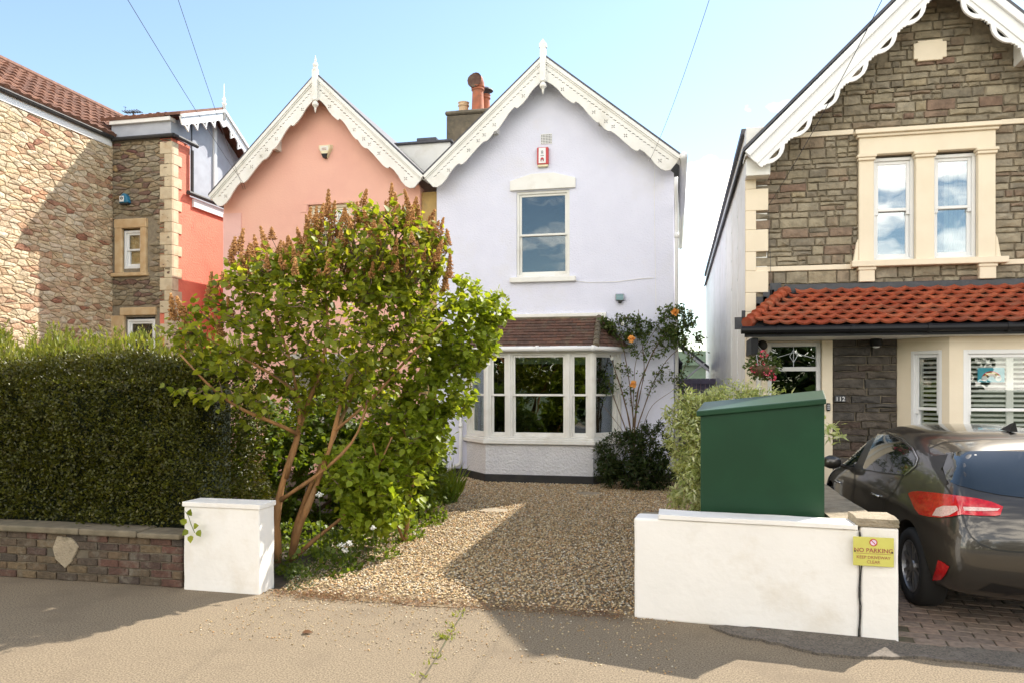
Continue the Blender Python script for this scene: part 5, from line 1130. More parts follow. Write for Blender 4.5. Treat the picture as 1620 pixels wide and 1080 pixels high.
# --- clipped hedge
hx0, hx1, hy0, hy1, hz0, hz1 = -9.5, -4.50, 6.34, 7.7, .52, 1.98
hd = thing('clipped_hedge', 'dark clipped small-leaved hedge above the old brick wall', 'hedge', (-6.6, 6.9, .0))
import mathutils.noise as no
def hn(x, y, z): return .14*no.noise(Vector((x*1.1, y*1.1, z*1.3)))+.09*no.noise(Vector((x*4, y*4, z*4)))+.09*no.noise(Vector((x*9, y*9, z*9)))
def htop(x): return hz1+(.14 if x < -5.2 else .14*max(0, (-4.4-x)/.8))+.04*math.sin(x*2.1)
P = []; D = []
def addh(x, y, z, n_, jit=.06):
    dsp = hn(x, y, z)-nr.rand()**1.5*jit*3.2
    edge = max(0, .25-(x-hx1)*-1)*.6
    P.append((x+n_[0]*dsp, y+n_[1]*dsp+edge*n_[1]*-.4, z+n_[2]*dsp)); D.append(n_)
for k in range(56000):
    r_ = nr.rand()
    if r_ < .60: x = hx0+2.3+(hx1-hx0-2.3)*nr.rand(); addh(x, hy0, hz0+(htop(x)-hz0)*nr.rand(), (0, -1, 0))
    elif r_ < .84: x = hx0+2.3+(hx1-hx0-2.3)*nr.rand(); addh(x, hy0+(hy1-hy0)*nr.rand(), htop(x), (0, 0, 1), .05)
    else: z = hz0-.3+(hz1-hz0+.3)*nr.rand(); addh(hx1+.12*math.sin(z*3), hy0+.1+(hy1-hy0)*nr.rand(), z, (1, 0, 0))
P = np.array(P); D = np.array(D, float); n = len(P); P += nr.normal(size=P.shape)*.012
dirs = unit(D*.6+nr.normal(size=P.shape)*.6+np.array([0, 0, .25])); up = unit(D*.7+nr.normal(size=P.shape)*.6+np.array([0, 0, .4]))
inst('leaves', OVAL[0], OVAL[1], P, frames(dirs, up), np.stack([.028+.012*nr.rand(n), .026+.02*nr.rand(n), .03*np.ones(n)], 1), np.clip(nr.rand(n)*.75+.35*np.array([no.noise(Vector((a*7, b*7, c*7))) for a, b, c in P]), 0, 1), 'hedge_leaf', hd)
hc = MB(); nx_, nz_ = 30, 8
hc.box(hx0+.5, hx1-.35, hy0+.22, hy1-.1, .12, hz1-.12); hc.build('shade_core', 'core', hd)  # near-black box; its colour stands for the shade between the leaves
# fresh shoots on the shoulders
# --- golden feathery shrub behind the hedge
ge = []
for k in range(9):
    x = -9.3+k*.48; ge.append((x, 8.15+.2*math.sin(k), 1.75+.10*math.sin(k*2.3), .42, .4, .66+.09*math.sin(k*1.7)))
gp = thing('feathery_shrub', 'yellow-green feathery shrub rising behind the dark hedge', 'shrub', (-7, 8.2, 0))
P, D = ell(ge, 9000, .35); dr = unit(D*.25+nr.normal(size=P.shape)*.30+np.array([.05, 0, 1.])); keep = P[:, 2] > 1.2; P, dr = P[keep], dr[keep]; n = len(P)
inst('leaves', LANCE[0], LANCE[1], P, frames(dr, unit(nr.normal(size=P.shape))), np.stack([.10*np.ones(n), .07+.07*nr.rand(n), .08*np.ones(n)], 1), nr.rand(n), 'gold_leaf', gp)
# plumes standing up
P2 = []; D2 = []; stm = MB()
for k in range(150):
    i = rng.randrange(len(ge)); e = ge[i]; x = e[0]+rng.uniform(-.4, .4); y = e[1]+rng.uniform(-.3, .2); zt = e[2]+e[5]*rng.uniform(.85, 1.22); lx = rng.uniform(-.1, .1)
    a, b = Vector((x, y, zt-.5)), Vector((x+lx, y, zt)); stm.tube([a, b], [.004, .002], 3)
    for q in range(34): u = q/34; P2.append(tuple(a.lerp(b, u))); D2.append((rng.uniform(-1, 1)*(1-u*.5), rng.uniform(-1, 1), .9))
n = len(P2); inst('shoots', LANCE[0], LANCE[1], np.array(P2), frames(np.array(D2), unit(nr.normal(size=(n, 3)))), np.stack([.07*np.ones(n), .045+.035*nr.rand(n), .05*np.ones(n)], 1), nr.rand(n), 'gold_leaf', gp)
for k in range(9): e = ge[k]; stm.tube([(e[0], e[1]+.1, 0), (e[0], e[1], 1.3), (e[0]+.1, e[1], 2.0)], [.02, .014, .006], 5)
stm.build('stems', 'twig', gp)
# --- ivy sprig over the pier
sp = thing('ivy_sprig', 'small sprig of heart-shaped leaves hanging over the white gate pier', 'sprig', tuple(at(302, 825, 6.03)))
pts = [at(292, 806, 6.10), at(298, 815, 6.03), at(302, 828, 6.03), at(308, 842, 6.03)]; MB().tube(pts, .003, 4).build('stem', 'cover_leaf', sp)
LPs = [at(300, 815, 6.02), at(306, 832, 6.02), at(313, 838, 6.02), at(298, 838, 6.03), at(302, 846, 6.02), at(296, 826, 6.03)]; n = len(LPs)
inst('leaves', HEART[0], HEART[1], np.array([tuple(p) for p in LPs]), frames(np.array([(.3, -.3, .9), (.8, -.3, .2), (.5, -.3, -.6), (-.6, -.3, -.5), (.1, -.3, -.9), (-.8, -.3, .3)]), np.tile([0.1, -1., .3], (n, 1))), .07*np.ones(n), nr.rand(n), 'lilac_leaf', sp)

# --- climbing rose, shrub at its foot
ry = FY-.18; rb_ = at(1000, 765, ry-.2); rb_.z = 0; RB = tuple(rb_)
def rz_(*q): return [RB]+[tuple(at(px, py, ry-rng.uniform(0, .12))) for px, py in q]
canes = [(rz_((1000, 690), (985, 620), (965, 560), (945, 515)), .022, .006), (rz_((1003, 690), (1008, 620), (1030, 560), (1060, 515), (1090, 498)), .022, .006), (rz_((998, 700), (975, 640), (962, 600), (958, 550)), .017, .005),
         (rz_((1005, 690), (995, 600), (985, 540), (975, 500)), .018, .005), (rz_((1006, 680), (1035, 600), (1060, 560), (1095, 540)), .017, .005), (rz_((1000, 680), (1020, 590), (1015, 530), (1010, 490)), .017, .005),
         (rz_((1008, 700), (1030, 640), (1060, 620), (1085, 600)), .009, .003), (rz_((1000, 700), (970, 660), (945, 630), (930, 600)), .008, .003), (rz_((1002, 650), (1004, 570), (1045, 510), (1070, 480)), .010, .003)]
re = [(at(px, py, ry-.1).x, ry-.12, at(px, py, ry-.1).z, rx, .16, rzz, w) for px, py, rx, rzz, w in [(985, 515, .55, .20, 1), (1065, 505, .40, .30, .8), (1030, 540, .6, .35, .35), (1085, 530, .30, .35, .6), (950, 605, .20, .30, .8), (1060, 600, .35, .3, .4), (940, 560, .15, .2, .8), (1000, 600, .5, .5, .12), (1095, 560, .2, .15, .4)]]
rose, rt = plant('climbing_rose', 'climbing rose with arching canes and apricot flowers beside the bay window', 'rose', RB, canes, re, 300, 18, .072, 'rose_leaf', OVAL, bark='cane', twr=.0045, shell=.8, span=.7)
for px, py, r in [(1068, 494, .065), (999, 536, .06), (1002, 607, .06), (936, 596, .065), (1092, 492, .03), (985, 512, .03), (968, 567, .028)]:
    r *= 1.3; c = at(px, py, ry-.3); n = 40; D = unit(nr.normal(size=(n, 3))); P = np.array(tuple(c))+D*r*.35
    inst('flower', HEART[0], HEART[1], P-D*r*.2, frames(np.cross(D, nr.normal(size=(n, 3))), D), r*np.ones(n), nr.rand(n), 'apricot' if r > .04 else 'white_petal', rose)
b4 = atd(1000, 770, 13.6); b4.z = -.02
plant('dark_shrub', 'dark green low shrub at the foot of the climbing rose', 'shrub', tuple(b4), [([tuple(b4), bz(1000, 730, 13.6), bz(990, 700, 13.5)], .02, .008), ([tuple(b4), bz(1030, 720, 13.5)], .018, .008)],
      [E_(990, 715, 13.5, .50, .4, .40), E_(1030, 710, 13.4, .42, .4, .50), E_(1010, 745, 13.3, .75, .35, .28), E_(960, 740, 13.4, .25, .3, .25)], 420, 20, .10, 'dark_leaf', LANCE, bark='twig', twr=.004)
# --- variegated shrub behind the cabinet
b5 = atd(1150, 850, 9.0); b5.z = -.02
vt, _ = plant('variegated_shrub', 'cream and green variegated shrub behind and left of the green cabinet', 'shrub', tuple(b5), [([tuple(b5), bz(1140, 760, 8.9), bz(1120, 690, 8.8)], .022, .008), ([tuple(b5), bz(1170, 740, 8.9), bz(1190, 640, 8.9)], .022, .008), ([tuple(b5), bz(1110, 770, 8.8), bz(1085, 700, 8.8)], .018, .006)],
      [E_(1165, 655, 8.9, .50, .45, .42), E_(1115, 700, 8.7, .42, .45, .46), E_(1100, 770, 8.5, .28, .4, .32), E_(1210, 640, 8.6, .30, .35, .24), E_(1085, 650, 8.8, .24, .3, .26), E_(1150, 740, 8.8, .5, .5, .6)], 950, 20, .088, 'vari_leaf', LANCE, bark='twig', twr=.003, shell=.5)
sp = []
for px, py in [(1308, 672), (1316, 680), (1325, 690), (1312, 690), (1330, 682)]: sp.append(tuple(atd(px, py, 7.2)))
P = []; D = []
for s_ in sp:
    for q in range(9): P.append(np.array(s_)+nr.normal(size=3)*.03); D.append((rng.uniform(-.5, 1), rng.uniform(-.5, .5), rng.uniform(-.6, .5)))
n = len(P); inst('side_sprays', LANCE[0], LANCE[1], np.array(P), frames(np.array(D), nr.normal(size=(n, 3))+[0, -.6, .8]), .09*np.ones(n), nr.rand(n), 'vari_leaf', vt)
MB().tube([tuple(atd(1290, 700, 7.3)), tuple(atd(1305, 682, 7.25)), sp[2]], .004, 4).tube([tuple(atd(1290, 700, 7.3)), bz(1240, 700, 8.2), bz(1190, 690, 8.8)], .005, 4).build('side_stem', 'twig', vt)
# --- hanging basket
c = at(1207, 578, 10.62); hb = thing('hanging_basket', 'hanging basket of red and pink flowers by the stone house entrance', 'hanging basket', tuple(c))
MB().lathe((c.x, c.y, c.z-.16), [(.02, 0), (.11, .03), (.16, .10), (.17, .16)], 14).build('basket', 'cane', hb, smooth=True)
n = 700; D = unit(nr.normal(size=(n, 3))); P = np.array(tuple(c))+D*np.array([.23, .2, .18])*(nr.rand(n, 1)**.4)+[0, 0, -.01]; inst('leaves', OVAL[0], OVAL[1], P, frames(D+nr.normal(size=(n, 3))*.5, nr.normal(size=(n, 3))+[0, 0, 1]), .05*(.6+.6*nr.rand(n)), nr.rand(n), 'rose_leaf', hb)
n = 150; D = unit(nr.normal(size=(n, 3))); cl = np.array([(-.05, -.15, .03), (.04, -.17, -.08), (-.12, -.1, -.04), (.10, -.12, -.15), (.0, -.12, .15)])[nr.randint(0, 5, n)]; inst('flowers', OVAL[0], OVAL[1], np.array(tuple(c))+cl+D*.035, frames(D, nr.normal(size=(n, 3))), .03*np.ones(n), nr.rand(n), 'pink_petal', hb)
hk = at(1194, 541, 10.62); ch_ = MB()
for k in range(3): an = k*2.1; ch_.tube([(c.x+.16*math.cos(an), c.y+.16*math.sin(an), c.z), tuple(hk)], .004, 4)
ch_.build('chains', 'alu', hb)

# ------------------------------------------------------------------ side passage and beyond
gpass = 19.5; fgp = F(0, gpass); ga0, ga1 = X_(1060, gpass), 1.0; gtop = Z_(1095, 598, gpass)
gg = thing('side_gate', 'purple-grey boarded gate closing the passage between the houses', 'gate', (.6, gpass, 0)); M['gate_paint'] = mat('gate_paint', (.20, .17, .24), (.16, .14, .19), 8, .7)
m_ = MB(); x = ga0
while x < ga1: m_.box(x, x+.10, 0, .03, 0, gtop+.0, fgp); x += .108
m_.build('boards', 'gate_paint', gg, bevel=.004); MB().box(ga0, ga1, -.03, -.001, gtop-.14, gtop-.04, fgp).box(ga0, ga1, -.03, -.001, .3, .4, fgp).build('rails', 'gate_paint', gg)
lt = thing('lean_to_roof', 'small slate lean-to roof with white brackets in the passage', 'roof', (.6, gpass+1, 2.8))
lx0, lz0, lx1, lz1 = X_(1066, 20.5), Z_(1066, 538, 20.5), X_(1122, 20.5), Z_(1122, 583, 20.5); fgq = F(0, 20.5)
MB().prism([(lx0, lz0), (lx1, lz1), (lx1, lz1+.07), (lx0, lz0+.07)], 0, 2, fgq).build('slates', 'slate', lt, fix=True)
MB().prism([(lx0, lz0-.09), (lx1, lz1-.09), (lx1, lz1-.005), (lx0, lz0-.005)], -.03, .02, fgq).prism([(lx0+.75, lz0-.60), (lx0+.82, lz0-.60), (lx0+.35, lz0-1.0), (lx0+.28, lz0-1.0)], -.02, .03, fgq).build('fascia', 'white_gloss', lt, fix=True)
MB().box(lx0, lx1, .3, .4, 0, lz1-.3, fgq).build('rear_wall', 'pink_pale', lt)
lv = thing('wall_lantern', 'black wall lantern on the side of the white house near the passage', 'lantern', tuple(at(1074, 580, 18.5))); c = at(1074, 578, 18.5)
m_ = MB(); m_.lathe((c.x, c.y, c.z-.2), [(.03, 0), (.06, .03), (.085, .25), (.11, .26), (.03, .34), (.01, .40)], 6); m_.build('lantern', 'black_gloss', lv); MB().tube([(c.x-.2, c.y, c.z+.1), (c.x-.1, c.y, c.z+.28), (c.x, c.y, c.z+.2)], .012, 5).build('bracket', 'black_gloss', lv)
fs2 = thing('garden_shed', 'pale green shed roof glimpsed far down the passage', 'shed', (2, 34, 0)); fq = F(0, 33); sa_, sb_ = X_(1062, 33), X_(1132, 33); sz_ = Z_(1100, 555, 33); M['shed_green'] = mat('shed_green', (.16, .24, .17), (.2, .28, .2), 6, .8)
MB().box(sa_, sb_, 0, 2.5, 0, sz_-.6, fq).build('wall', 'shed_green', fs2); MB().prism([(sa_-.2, sz_-.6), (sb_+.2, sz_-.6), (sb_, sz_), (sa_, sz_)], -.2, 2.7, fq).build('roof', 'shed_green', fs2, fix=True)

# ------------------------------------------------------------------ gravel, weeds, litter
def inpoly(P, poly):
    x, y = P[:, 0], P[:, 1]; c = np.zeros(len(P), bool); n = len(poly)
    for i in range(n):
        x1, y1 = poly[i]; x2, y2 = poly[i-1]; m_ = ((y1 > y) != (y2 > y)) & (x < (x2-x1)*(y-y1)/(y2-y1+1e-12)+x1); c ^= m_
    return c
for px, py, w_, d_, lb in [(783, 808, .42, .34, 'small concrete slab showing through the gravel, nearest the lilac side'), (930, 781, .50, .36, 'grey slab set in the gravel close to the bay plinth'), (1040, 813, .48, .32, 'pale slab in the gravel near the variegated shrub')]:
    g0 = atd(px, py, 1200*1.85/(py-608)); sb = MB(); rough_block(sb, [(g0.x-w_/2, g0.y-d_/2), (g0.x+w_/2, g0.y-d_/2+.04), (g0.x+w_/2-.04, g0.y+d_/2), (g0.x-w_/2+.03, g0.y+d_/2-.03)], -.02, .021, sub=.06, jit=.01); tag(sb.build('paving_slab', 'concrete', bevel=.004), lb, 'slab', 'slabs set in the gravel')
P = np.stack([nr.uniform(-5.5, 1.2, 150000), 6.0+8.6*nr.rand(150000)**1.25], 1); P = P[inpoly(P, DRIVE)][:62000]
fr0 = nr.rand(len(P)); edge = P[:, 1]-6.15; P = P[(edge > .35) | (fr0 < .15+edge*2.2)]
SLC = [atd(783, 808, 11.1), atd(930, 781, 12.83), atd(1040, 813, 10.83)]
for c_ in SLC: q_ = ((P[:, 0]-c_.x)/.21)**2+((P[:, 1]-c_.y)/.17)**2; P = P[q_ > .7+.6*nr.rand(len(P))]
n = len(P); sc = np.stack([.020+.018*nr.rand(n), .016+.012*nr.rand(n), .009+.006*nr.rand(n)], 1)*(1+.25*(P[:, 1:2]-6)/8)
loc = np.concatenate([P, (.006+.5*sc[:, 2:3])], 1)+np.stack([np.zeros(n), np.zeros(n), .008*nr.rand(n)], 1)
an = nr.rand(n)*6.28; tl_ = nr.normal(size=(n, 2))*.25; up = unit(np.stack([tl_[:, 0], tl_[:, 1], np.ones(n)], 1))
o = inst('gravel', BEAD[0], BEAD[1], loc, frames(np.stack([np.cos(an), np.sin(an), 0*an], 1), up), sc, nr.rand(n), 'pebble', smooth=False); tag(o, 'loose brown and cream gravel covering the drive', 'gravel', kind='stuff')
P = np.stack([nr.uniform(-3.6, .0, 2400), 6.22-nr.rand(2400)**4*1.3], 1); n = len(P); loc = np.concatenate([P, .006*np.ones((n, 1))], 1)
o = inst('stray_gravel', BEAD[0], BEAD[1], loc, frames(nr.normal(size=(n, 3))*[1, 1, .1], np.tile([0, 0, 1.], (n, 1))), np.stack([.02*nr.rand(n)+.006, .012*nr.rand(n)+.006, .008*np.ones(n)], 1), nr.rand(n), 'pebble'); tag(o, 'stray pebbles and crumbs scattered on the pavement by the drive', 'gravel', kind='stuff')
P = np.stack([nr.uniform(-3.5, -.4, 3200), 6.13+nr.normal(size=3200)*.085], 1); P[:500, 0] = -3.2+.35*nr.rand(500); n = len(P); M['litter'] = leafmat('litter', [(.16, .07, .03), (.25, .12, .05), (.12, .06, .03), (.30, .2, .08)], trans=.1)
o = inst('leaf_litter', OVAL[0], OVAL[1], np.concatenate([P, .016*np.ones((n, 1))], 1), frames(nr.normal(size=(n, 3))*[1, 1, .15], nr.normal(size=(n, 3))*.3+[0, 0, 1]), .022*(.4+.8*nr.rand(n)), nr.rand(n), 'litter'); tag(o, 'dry brown leaf litter along the edge of the gravel', 'litter', kind='stuff')
wp = []
for px, py, s_ in [(722, 975, 9), (715, 990, 8), (705, 1010, 26), (700, 1005, 10), (690, 1040, 6), (684, 1030, 4), (680, 1050, 5), (668, 1070, 5), (712, 1000, 5), (728, 968, 6)]:
    g0 = atd(px, py, 1200*1.85/(py-608))
    for q in range(s_*2): wp.append((g0.x+rng.gauss(0, .03), g0.y+rng.gauss(0, .02), .003))
n = len(wp); o = inst('crack_weeds', LANCE[0], LANCE[1], np.array(wp), frames(nr.normal(size=(n, 3))*.6+[0, 0, .5], nr.normal(size=(n, 3))), .035*(.5+nr.rand(n)), nr.rand(n), 'gold_leaf'); tag(o, 'tiny weeds growing in the pavement crack', 'weeds', kind='stuff')
ck = MB(); pts = [atd(px, py, 1200*1.85/(py-608)) for px, py in [(735, 965), (722, 985), (706, 1012), (690, 1040), (676, 1062), (655, 1090), (640, 1120)]]; pts = [Vector((p.x, p.y, -.004)) for p in pts]; ck.tube(pts, .0085, 6); structure(ck.build('pavement_crack', 'joint_sand'))
for px, py, cl, lb in [(130, 917, 'gold_leaf', 'yellow fallen leaf on the pavement in front of the brick wall'), (478, 1002, 'litter', 'brown fallen leaf on the sunlit pavement below the lilac'), (1196, 1001, 'litter', 'brown fallen leaf on the dark tarmac at the foot of the white wall')]:
    g0 = atd(px, py, 1200*1.85/(py-608)); o = inst('fallen_leaf', HEART[0], HEART[1], np.array([(g0.x, g0.y, .012)]), frames(np.array([(1., .3, .05)]), np.array([(0, -.1, 1.)])), np.array([.08]), np.array([.6]), cl); tag(o, lb, 'leaf', 'fallen leaves')
# ------------------------------------------------------------------ street trees and house opposite (seen in the window glass)
for i, (x, y, h, w_) in enumerate([(-9, -10.5, 5.4, 2.6), (-4.4, -10.2, 4.6, 2.3), (-.2, -10.8, 5.0, 2.5), (4.6, -10.4, 4.4, 2.3), (9.2, -10.8, 5.6, 2.7)]):
    e = [(x, y, h*.55, w_, 1.6, h*.36), (x+.6, y+.2, h*.75, w_*.6, 1.2, h*.24), (x-.7, y, h*.35, w_*.8, 1.4, h*.25)]
    plant('street_tree', ['leftmost street tree across the road', 'second street tree from the left across the road', 'middle street tree across the road', 'second street tree from the right across the road', 'rightmost street tree across the road'][i], 'tree', (x, y, 0), [([(x, y, -.05), (x+.1, y, h*.3), (x, y, h*.7)], .16, .05), ([(x, y, h*.25), (x+1, y+.2, h*.5)], .08, .03), ([(x, y, h*.25), (x-1, y, h*.5)], .08, .03)], e, 120, 22, .30, 'tree_leaf', HEART, twr=.015, spread=.5, group='street trees across the road', bark='twig', crown='crown')
# ------------------------------------------------------------------ parked car
M['car_paint'] = mat('car_paint', (.050, .044, .036), rough=.33, metal=.45, coat=1.0)
M['car_paint'].node_tree.nodes['Principled BSDF'].inputs['Coat Roughness'].default_value = .04
M['car_glass'] = mat('car_glass', (.012, .015, .015), rough=.03, coat=.6, spec=.8)
M['tyre'] = mat('tyre', (.015, .015, .015), rough=.8)
M['alloy'] = mat('alloy', (.45, .45, .46), rough=.3, metal=.9)
M['lamp_red'] = mat('lamp_red', (.60, .010, .015), (.42, .006, .01), 40, .12, coat=1)
M['lamp_clear'] = mat('lamp_clear', (.75, .55, .50), (.55, .35, .30), 60, .15, coat=1, stretch=(1, 1, 4))
M['trim_black'] = mat('trim_black', (.012, .012, .012), rough=.35)
M['chrome'] = mat('chrome', (.6, .6, .6), rough=.2, metal=1)
CX, CY, CA = 2.86, 6.17, R(2.6)
def cw(x, y, z): return Vector((CX+x*math.cos(CA)-y*math.sin(CA), CY+x*math.sin(CA)+y*math.cos(CA), z))
car = thing('parked_car', 'dark grey hatchback parked nose-in on the block paving beside the stone house', 'car', tuple(cw(0, 2, 0)))
#          j:   0     1     2     3     4     5     6     7     8     9     10    11
BX_ = [0, .66, .86, .905, .915, .905, .885, .815, .715, .60, .36, 0]
BZ_ = [.19, .19, .26, .42, .60, .78, .93, 1.12, 1.30, 1.405, 1.445, 1.46]
ST_ = [ # (y list, x mult list, z list)
 ([.26, .20, .12, .03, .0, .035, .11, .25, .40, .50, .53, .55], [1, .88, .86, .875, .885, .87, .86, .89, .90, .93, .95, 1], [.24, .24, .30, .44, .62, .80, .97, 1.13, 1.25, 1.315, 1.335, 1.34]),
 ([.34, .30, .24, .18, .16, .19, .26, .40, .54, .63, .66, .68], [1, .95, .94, .955, .965, .945, .92, .92, .92, .95, .97, 1], [.22, .22, .28, .43, .61, .80, .98, 1.15, 1.29, 1.36, 1.385, 1.39]),
 ([.62]*6+[.68, .76, .84, .90, .92, .94], [1, 1, 1, 1, 1.0, .99, .955, .93, .91, .93, .96, 1], [.2, .2, .26, .42, .60, .80, .975, 1.15, 1.31, 1.395, 1.425, 1.435]),
 ([1.15]*6+[1.18, 1.22, 1.26, 1.3, 1.3, 1.3], [1]*6+[.985, .98, .98, .98, .99, 1], [.19, .19, .25, .41, .60, .79, .955, 1.14, 1.32, 1.415, 1.455, 1.465]),
 ([1.9]*12, [1]*12, [.19, .19, .25, .41, .60, .78, .935, 1.13, 1.32, 1.42, 1.465, 1.48]),
 ([2.5]*12, [1]*12, [.19, .19, .25, .41, .60, .77, .92, 1.12, 1.31, 1.405, 1.445, 1.46]),
 ([3.0]*7+[2.96, 2.88, 2.78, 2.76, 2.75], [1]*7+[.98, .95, .93, .96, 1], [.19, .19, .25, .41, .60, .76, .90, 1.08, 1.25, 1.345, 1.39, 1.40]),
 ([3.45]*7+[3.45, 3.42, 3.38, 3.36, 3.35], [1]*6+[.98, .93, .92, .9, 1, 1], [.19, .19, .25, .41, .60, .74, .87, .94, .98, 1.0, 1.03, 1.04]),
 ([3.85]*12, [1, .97, .97, .97, .97, .96, .94, .9, .88, .85, .9, 1], [.19, .19, .26, .42, .58, .70, .79, .84, .87, .89, .91, .92]),
 ([4.2, 4.2, 4.2, 4.22, 4.22, 4.18, 4.12, 4.1, 4.1, 4.1, 4.12, 4.15], [1, .85, .85, .86, .86, .84, .80, .75, .7, .65, .7, 1], [.2, .2, .26, .42, .56, .66, .73, .76, .78, .80, .81, .82]),
 ([4.25, 4.3, 4.33, 4.36, 4.36, 4.32, 4.26, 4.24, 4.24, 4.24, 4.28, 4.30], [1, .7, .68, .68, .68, .66, .62, .58, .55, .5, .5, 1], [.24, .24, .30, .42, .54, .62, .68, .70, .72, .73, .74, .74])]
vs = []; nj = 12; ring = 2*nj-2
for ys, xm, zs_ in ST_:
    half = [(-BX_[j]*xm[j], ys[j], zs_[j]) for j in range(nj)]
    other = [(-a, b, c) for a, b, c in half[1:-1]][::-1]
    vs += half+other                    # ring order: left bottom..top, then right top..bottom
fs = []; ns = len(ST_)
for i in range(ns-1):
    for k in range(ring): a = i*ring+k; b = i*ring+(k+1) % ring; fs.append((a, a+ring, b+ring, b))
def capend(i, sgn):
    m_ = 5; rows = []
    for j in range(1, nj-1):
        L_ = i*ring+j; R_ = i*ring+(ring-j); row = [L_]; p, q = vs[L_], vs[R_]
        for k in range(1, m_):
            t = k/m_; bul = (1-(2*t-1)**2)*(.10 if sgn < 0 else .12)*(.6 if j > 6 else 1.0); vs.append((p[0]+(q[0]-p[0])*t, p[1]+sgn*bul, p[2]+(.0 if j < 7 else .0))); row.append(len(vs)-1)
        row.append(R_); rows.append(row)
    for r1, r2 in zip(rows, rows[1:]):
        for k in range(m_): fs.append((r1[k], r1[k+1], r2[k+1], r2[k]) if sgn < 0 else (r1[k], r2[k], r2[k+1], r1[k+1]))
    b_ = i*ring; t_ = i*ring+nj-1
    fs.append(tuple([b_]+rows[0])); fs.append(tuple([t_]+rows[-1][::-1]))
capend(0, -1); capend(ns-1, 1)
me = bpy.data.meshes.new('tmp'); me.from_pydata([tuple(cw(*v)) for v in vs], [], fs)
bm = bmesh.new(); bm.from_mesh(me); bmesh.ops.recalc_face_normals(bm, faces=bm.faces)
cl_ = bm.edges.layers.float.new('crease_edge'); bm.verts.ensure_lookup_table()
def crease(i, j, i2, j2, v):
    for side in (0, 1):
        f_ = lambda a, b: a*ring+(b if side == 0 else (ring-b) % ring)
        e = bm.edges.get((bm.verts[f_(i, j)], bm.verts[f_(i2, j2)]))
        if e: e[cl_] = v
for i in range(ns-1): crease(i, 5, i+1, 5, .35); crease(i, 2, i+1, 2, .4); crease(i, 4, i+1, 4, .3)
for j in range(7, nj-1): crease(0, j, 0, j+1, .75)
bm.to_mesh(me); bm.free(); o = bpy.data.objects.new('tmp', me); COL.objects.link(o)
s_ = o.modifiers.new('s', 'SUBSURF'); s_.levels = 3; s_.render_levels = 3
cy1 = MB()
WH = [(.84, .325), (3.52, .325)]
for y, z in WH:
    cy1.tube([cw(-1.2, y, z+.01), cw(1.2, y, z+.01)], .375, 48)
co_ = cy1.build('tmpc', None, None); bm = bmesh.new(); bm.from_mesh(co_.data); bmesh.ops.recalc_face_normals(bm, faces=bm.faces); bm.to_mesh(co_.data); bm.free()
dg = bpy.context.evaluated_depsgraph_get(); full = bpy.data.meshes.new_from_object(o.evaluated_get(dg)); BV = BVHTree.FromPolygons([v.co for v in full.vertices], [tuple(p.vertices) for p in full.polygons])
b_ = o.modifiers.new('b', 'BOOLEAN'); b_.operation = 'DIFFERENCE'; b_.object = co_; b_.solver = 'EXACT'
dg = bpy.context.evaluated_depsgraph_get(); bme = bpy.data.meshes.new_from_object(o.evaluated_get(dg)); bpy.data.objects.remove(o); bpy.data.objects.remove(co_)
bme.name = 'body'; bme.polygons.foreach_set('use_smooth', [True]*len(bme.polygons)); body = link('body', bme, 'car_paint', car)
try: bme.set_sharp_from_angle(angle=R(38))
except Exception as ex: print('sharp', ex)
CO = Vector((0, 0, CH))
def decal(poly, ray, name, m, off=.004, parent=None, mirror=False, cell=None, lift=0):
    """lay a panel on the bodywork: poly is 2D, ray(p) gives origin and direction"""
    bm = bmesh.new(); f = bm.faces.new([bm.verts.new((a, b, 0)) for a, b in poly])
    bmesh.ops.triangulate(bm, faces=bm.faces[:])
    xs = [a for a, _ in poly]; ys = [b for _, b in poly]; c = cell or max(max(xs)-min(xs), max(ys)-min(ys))/14
    for ax, lo, hi in ((0, min(xs), max(xs)), (1, min(ys), max(ys))):
        k = lo+c
        while k < hi:
            co = Vector((k, 0, 0)) if ax == 0 else Vector((0, k, 0)); no_ = Vector((1, 0, 0)) if ax == 0 else Vector((0, 1, 0))
            bmesh.ops.bisect_plane(bm, geom=bm.verts[:]+bm.edges[:]+bm.faces[:], plane_co=co, plane_no=no_); k += c
    dead = []
    for v in bm.verts:
        og, dr = ray(v.co.x, v.co.y); h = BV.ray_cast(og, dr)
        if h[0] is None: dead.append(v); continue
        n_ = h[1] if h[1].dot(dr) < 0 else -h[1]; v.co = h[0]+n_*off
    bmesh.ops.delete(bm, geom=dead, context='VERTS')
    bmesh.ops.recalc_face_normals(bm, faces=bm.faces); me = bpy.data.meshes.new(name); bm.to_mesh(me); bm.free(); me.polygons.foreach_set('use_smooth', [True]*len(me.polygons))
    a_ = link(name, me, m, parent or car)
    if mirror:
        mm = bpy.data.meshes.new(name); ca, sa = math.cos(CA), math.sin(CA); vv = []
        for v in me.vertices:
            dx, dy = v.co.x-CX, v.co.y-CY; lx, ly = dx*ca+dy*sa, -dx*sa+dy*ca; vv.append(tuple(cw(-lx, ly, v.co.z)))
        mm.from_pydata(vv, [], [tuple(p.vertices)[::-1] for p in me.polygons]); mm.polygons.foreach_set('use_smooth', [True]*len(mm.polygons)); link(name, mm, m, parent or car)
    return a_
def rpx(a, b): return CO, (Vector(atd(a, b, 1.0))-CO).normalized()
def rback(x, z): return cw(x, -2, z), (cw(0, 1, 0)-cw(0, 0, 0))
def rside(y, z): return cw(-3, y, z), (cw(1, 0, 0)-cw(0, 0, 0))
def q3(*pts): return [(1300+.4076*a, 640+.4074*b) for a, b in pts]
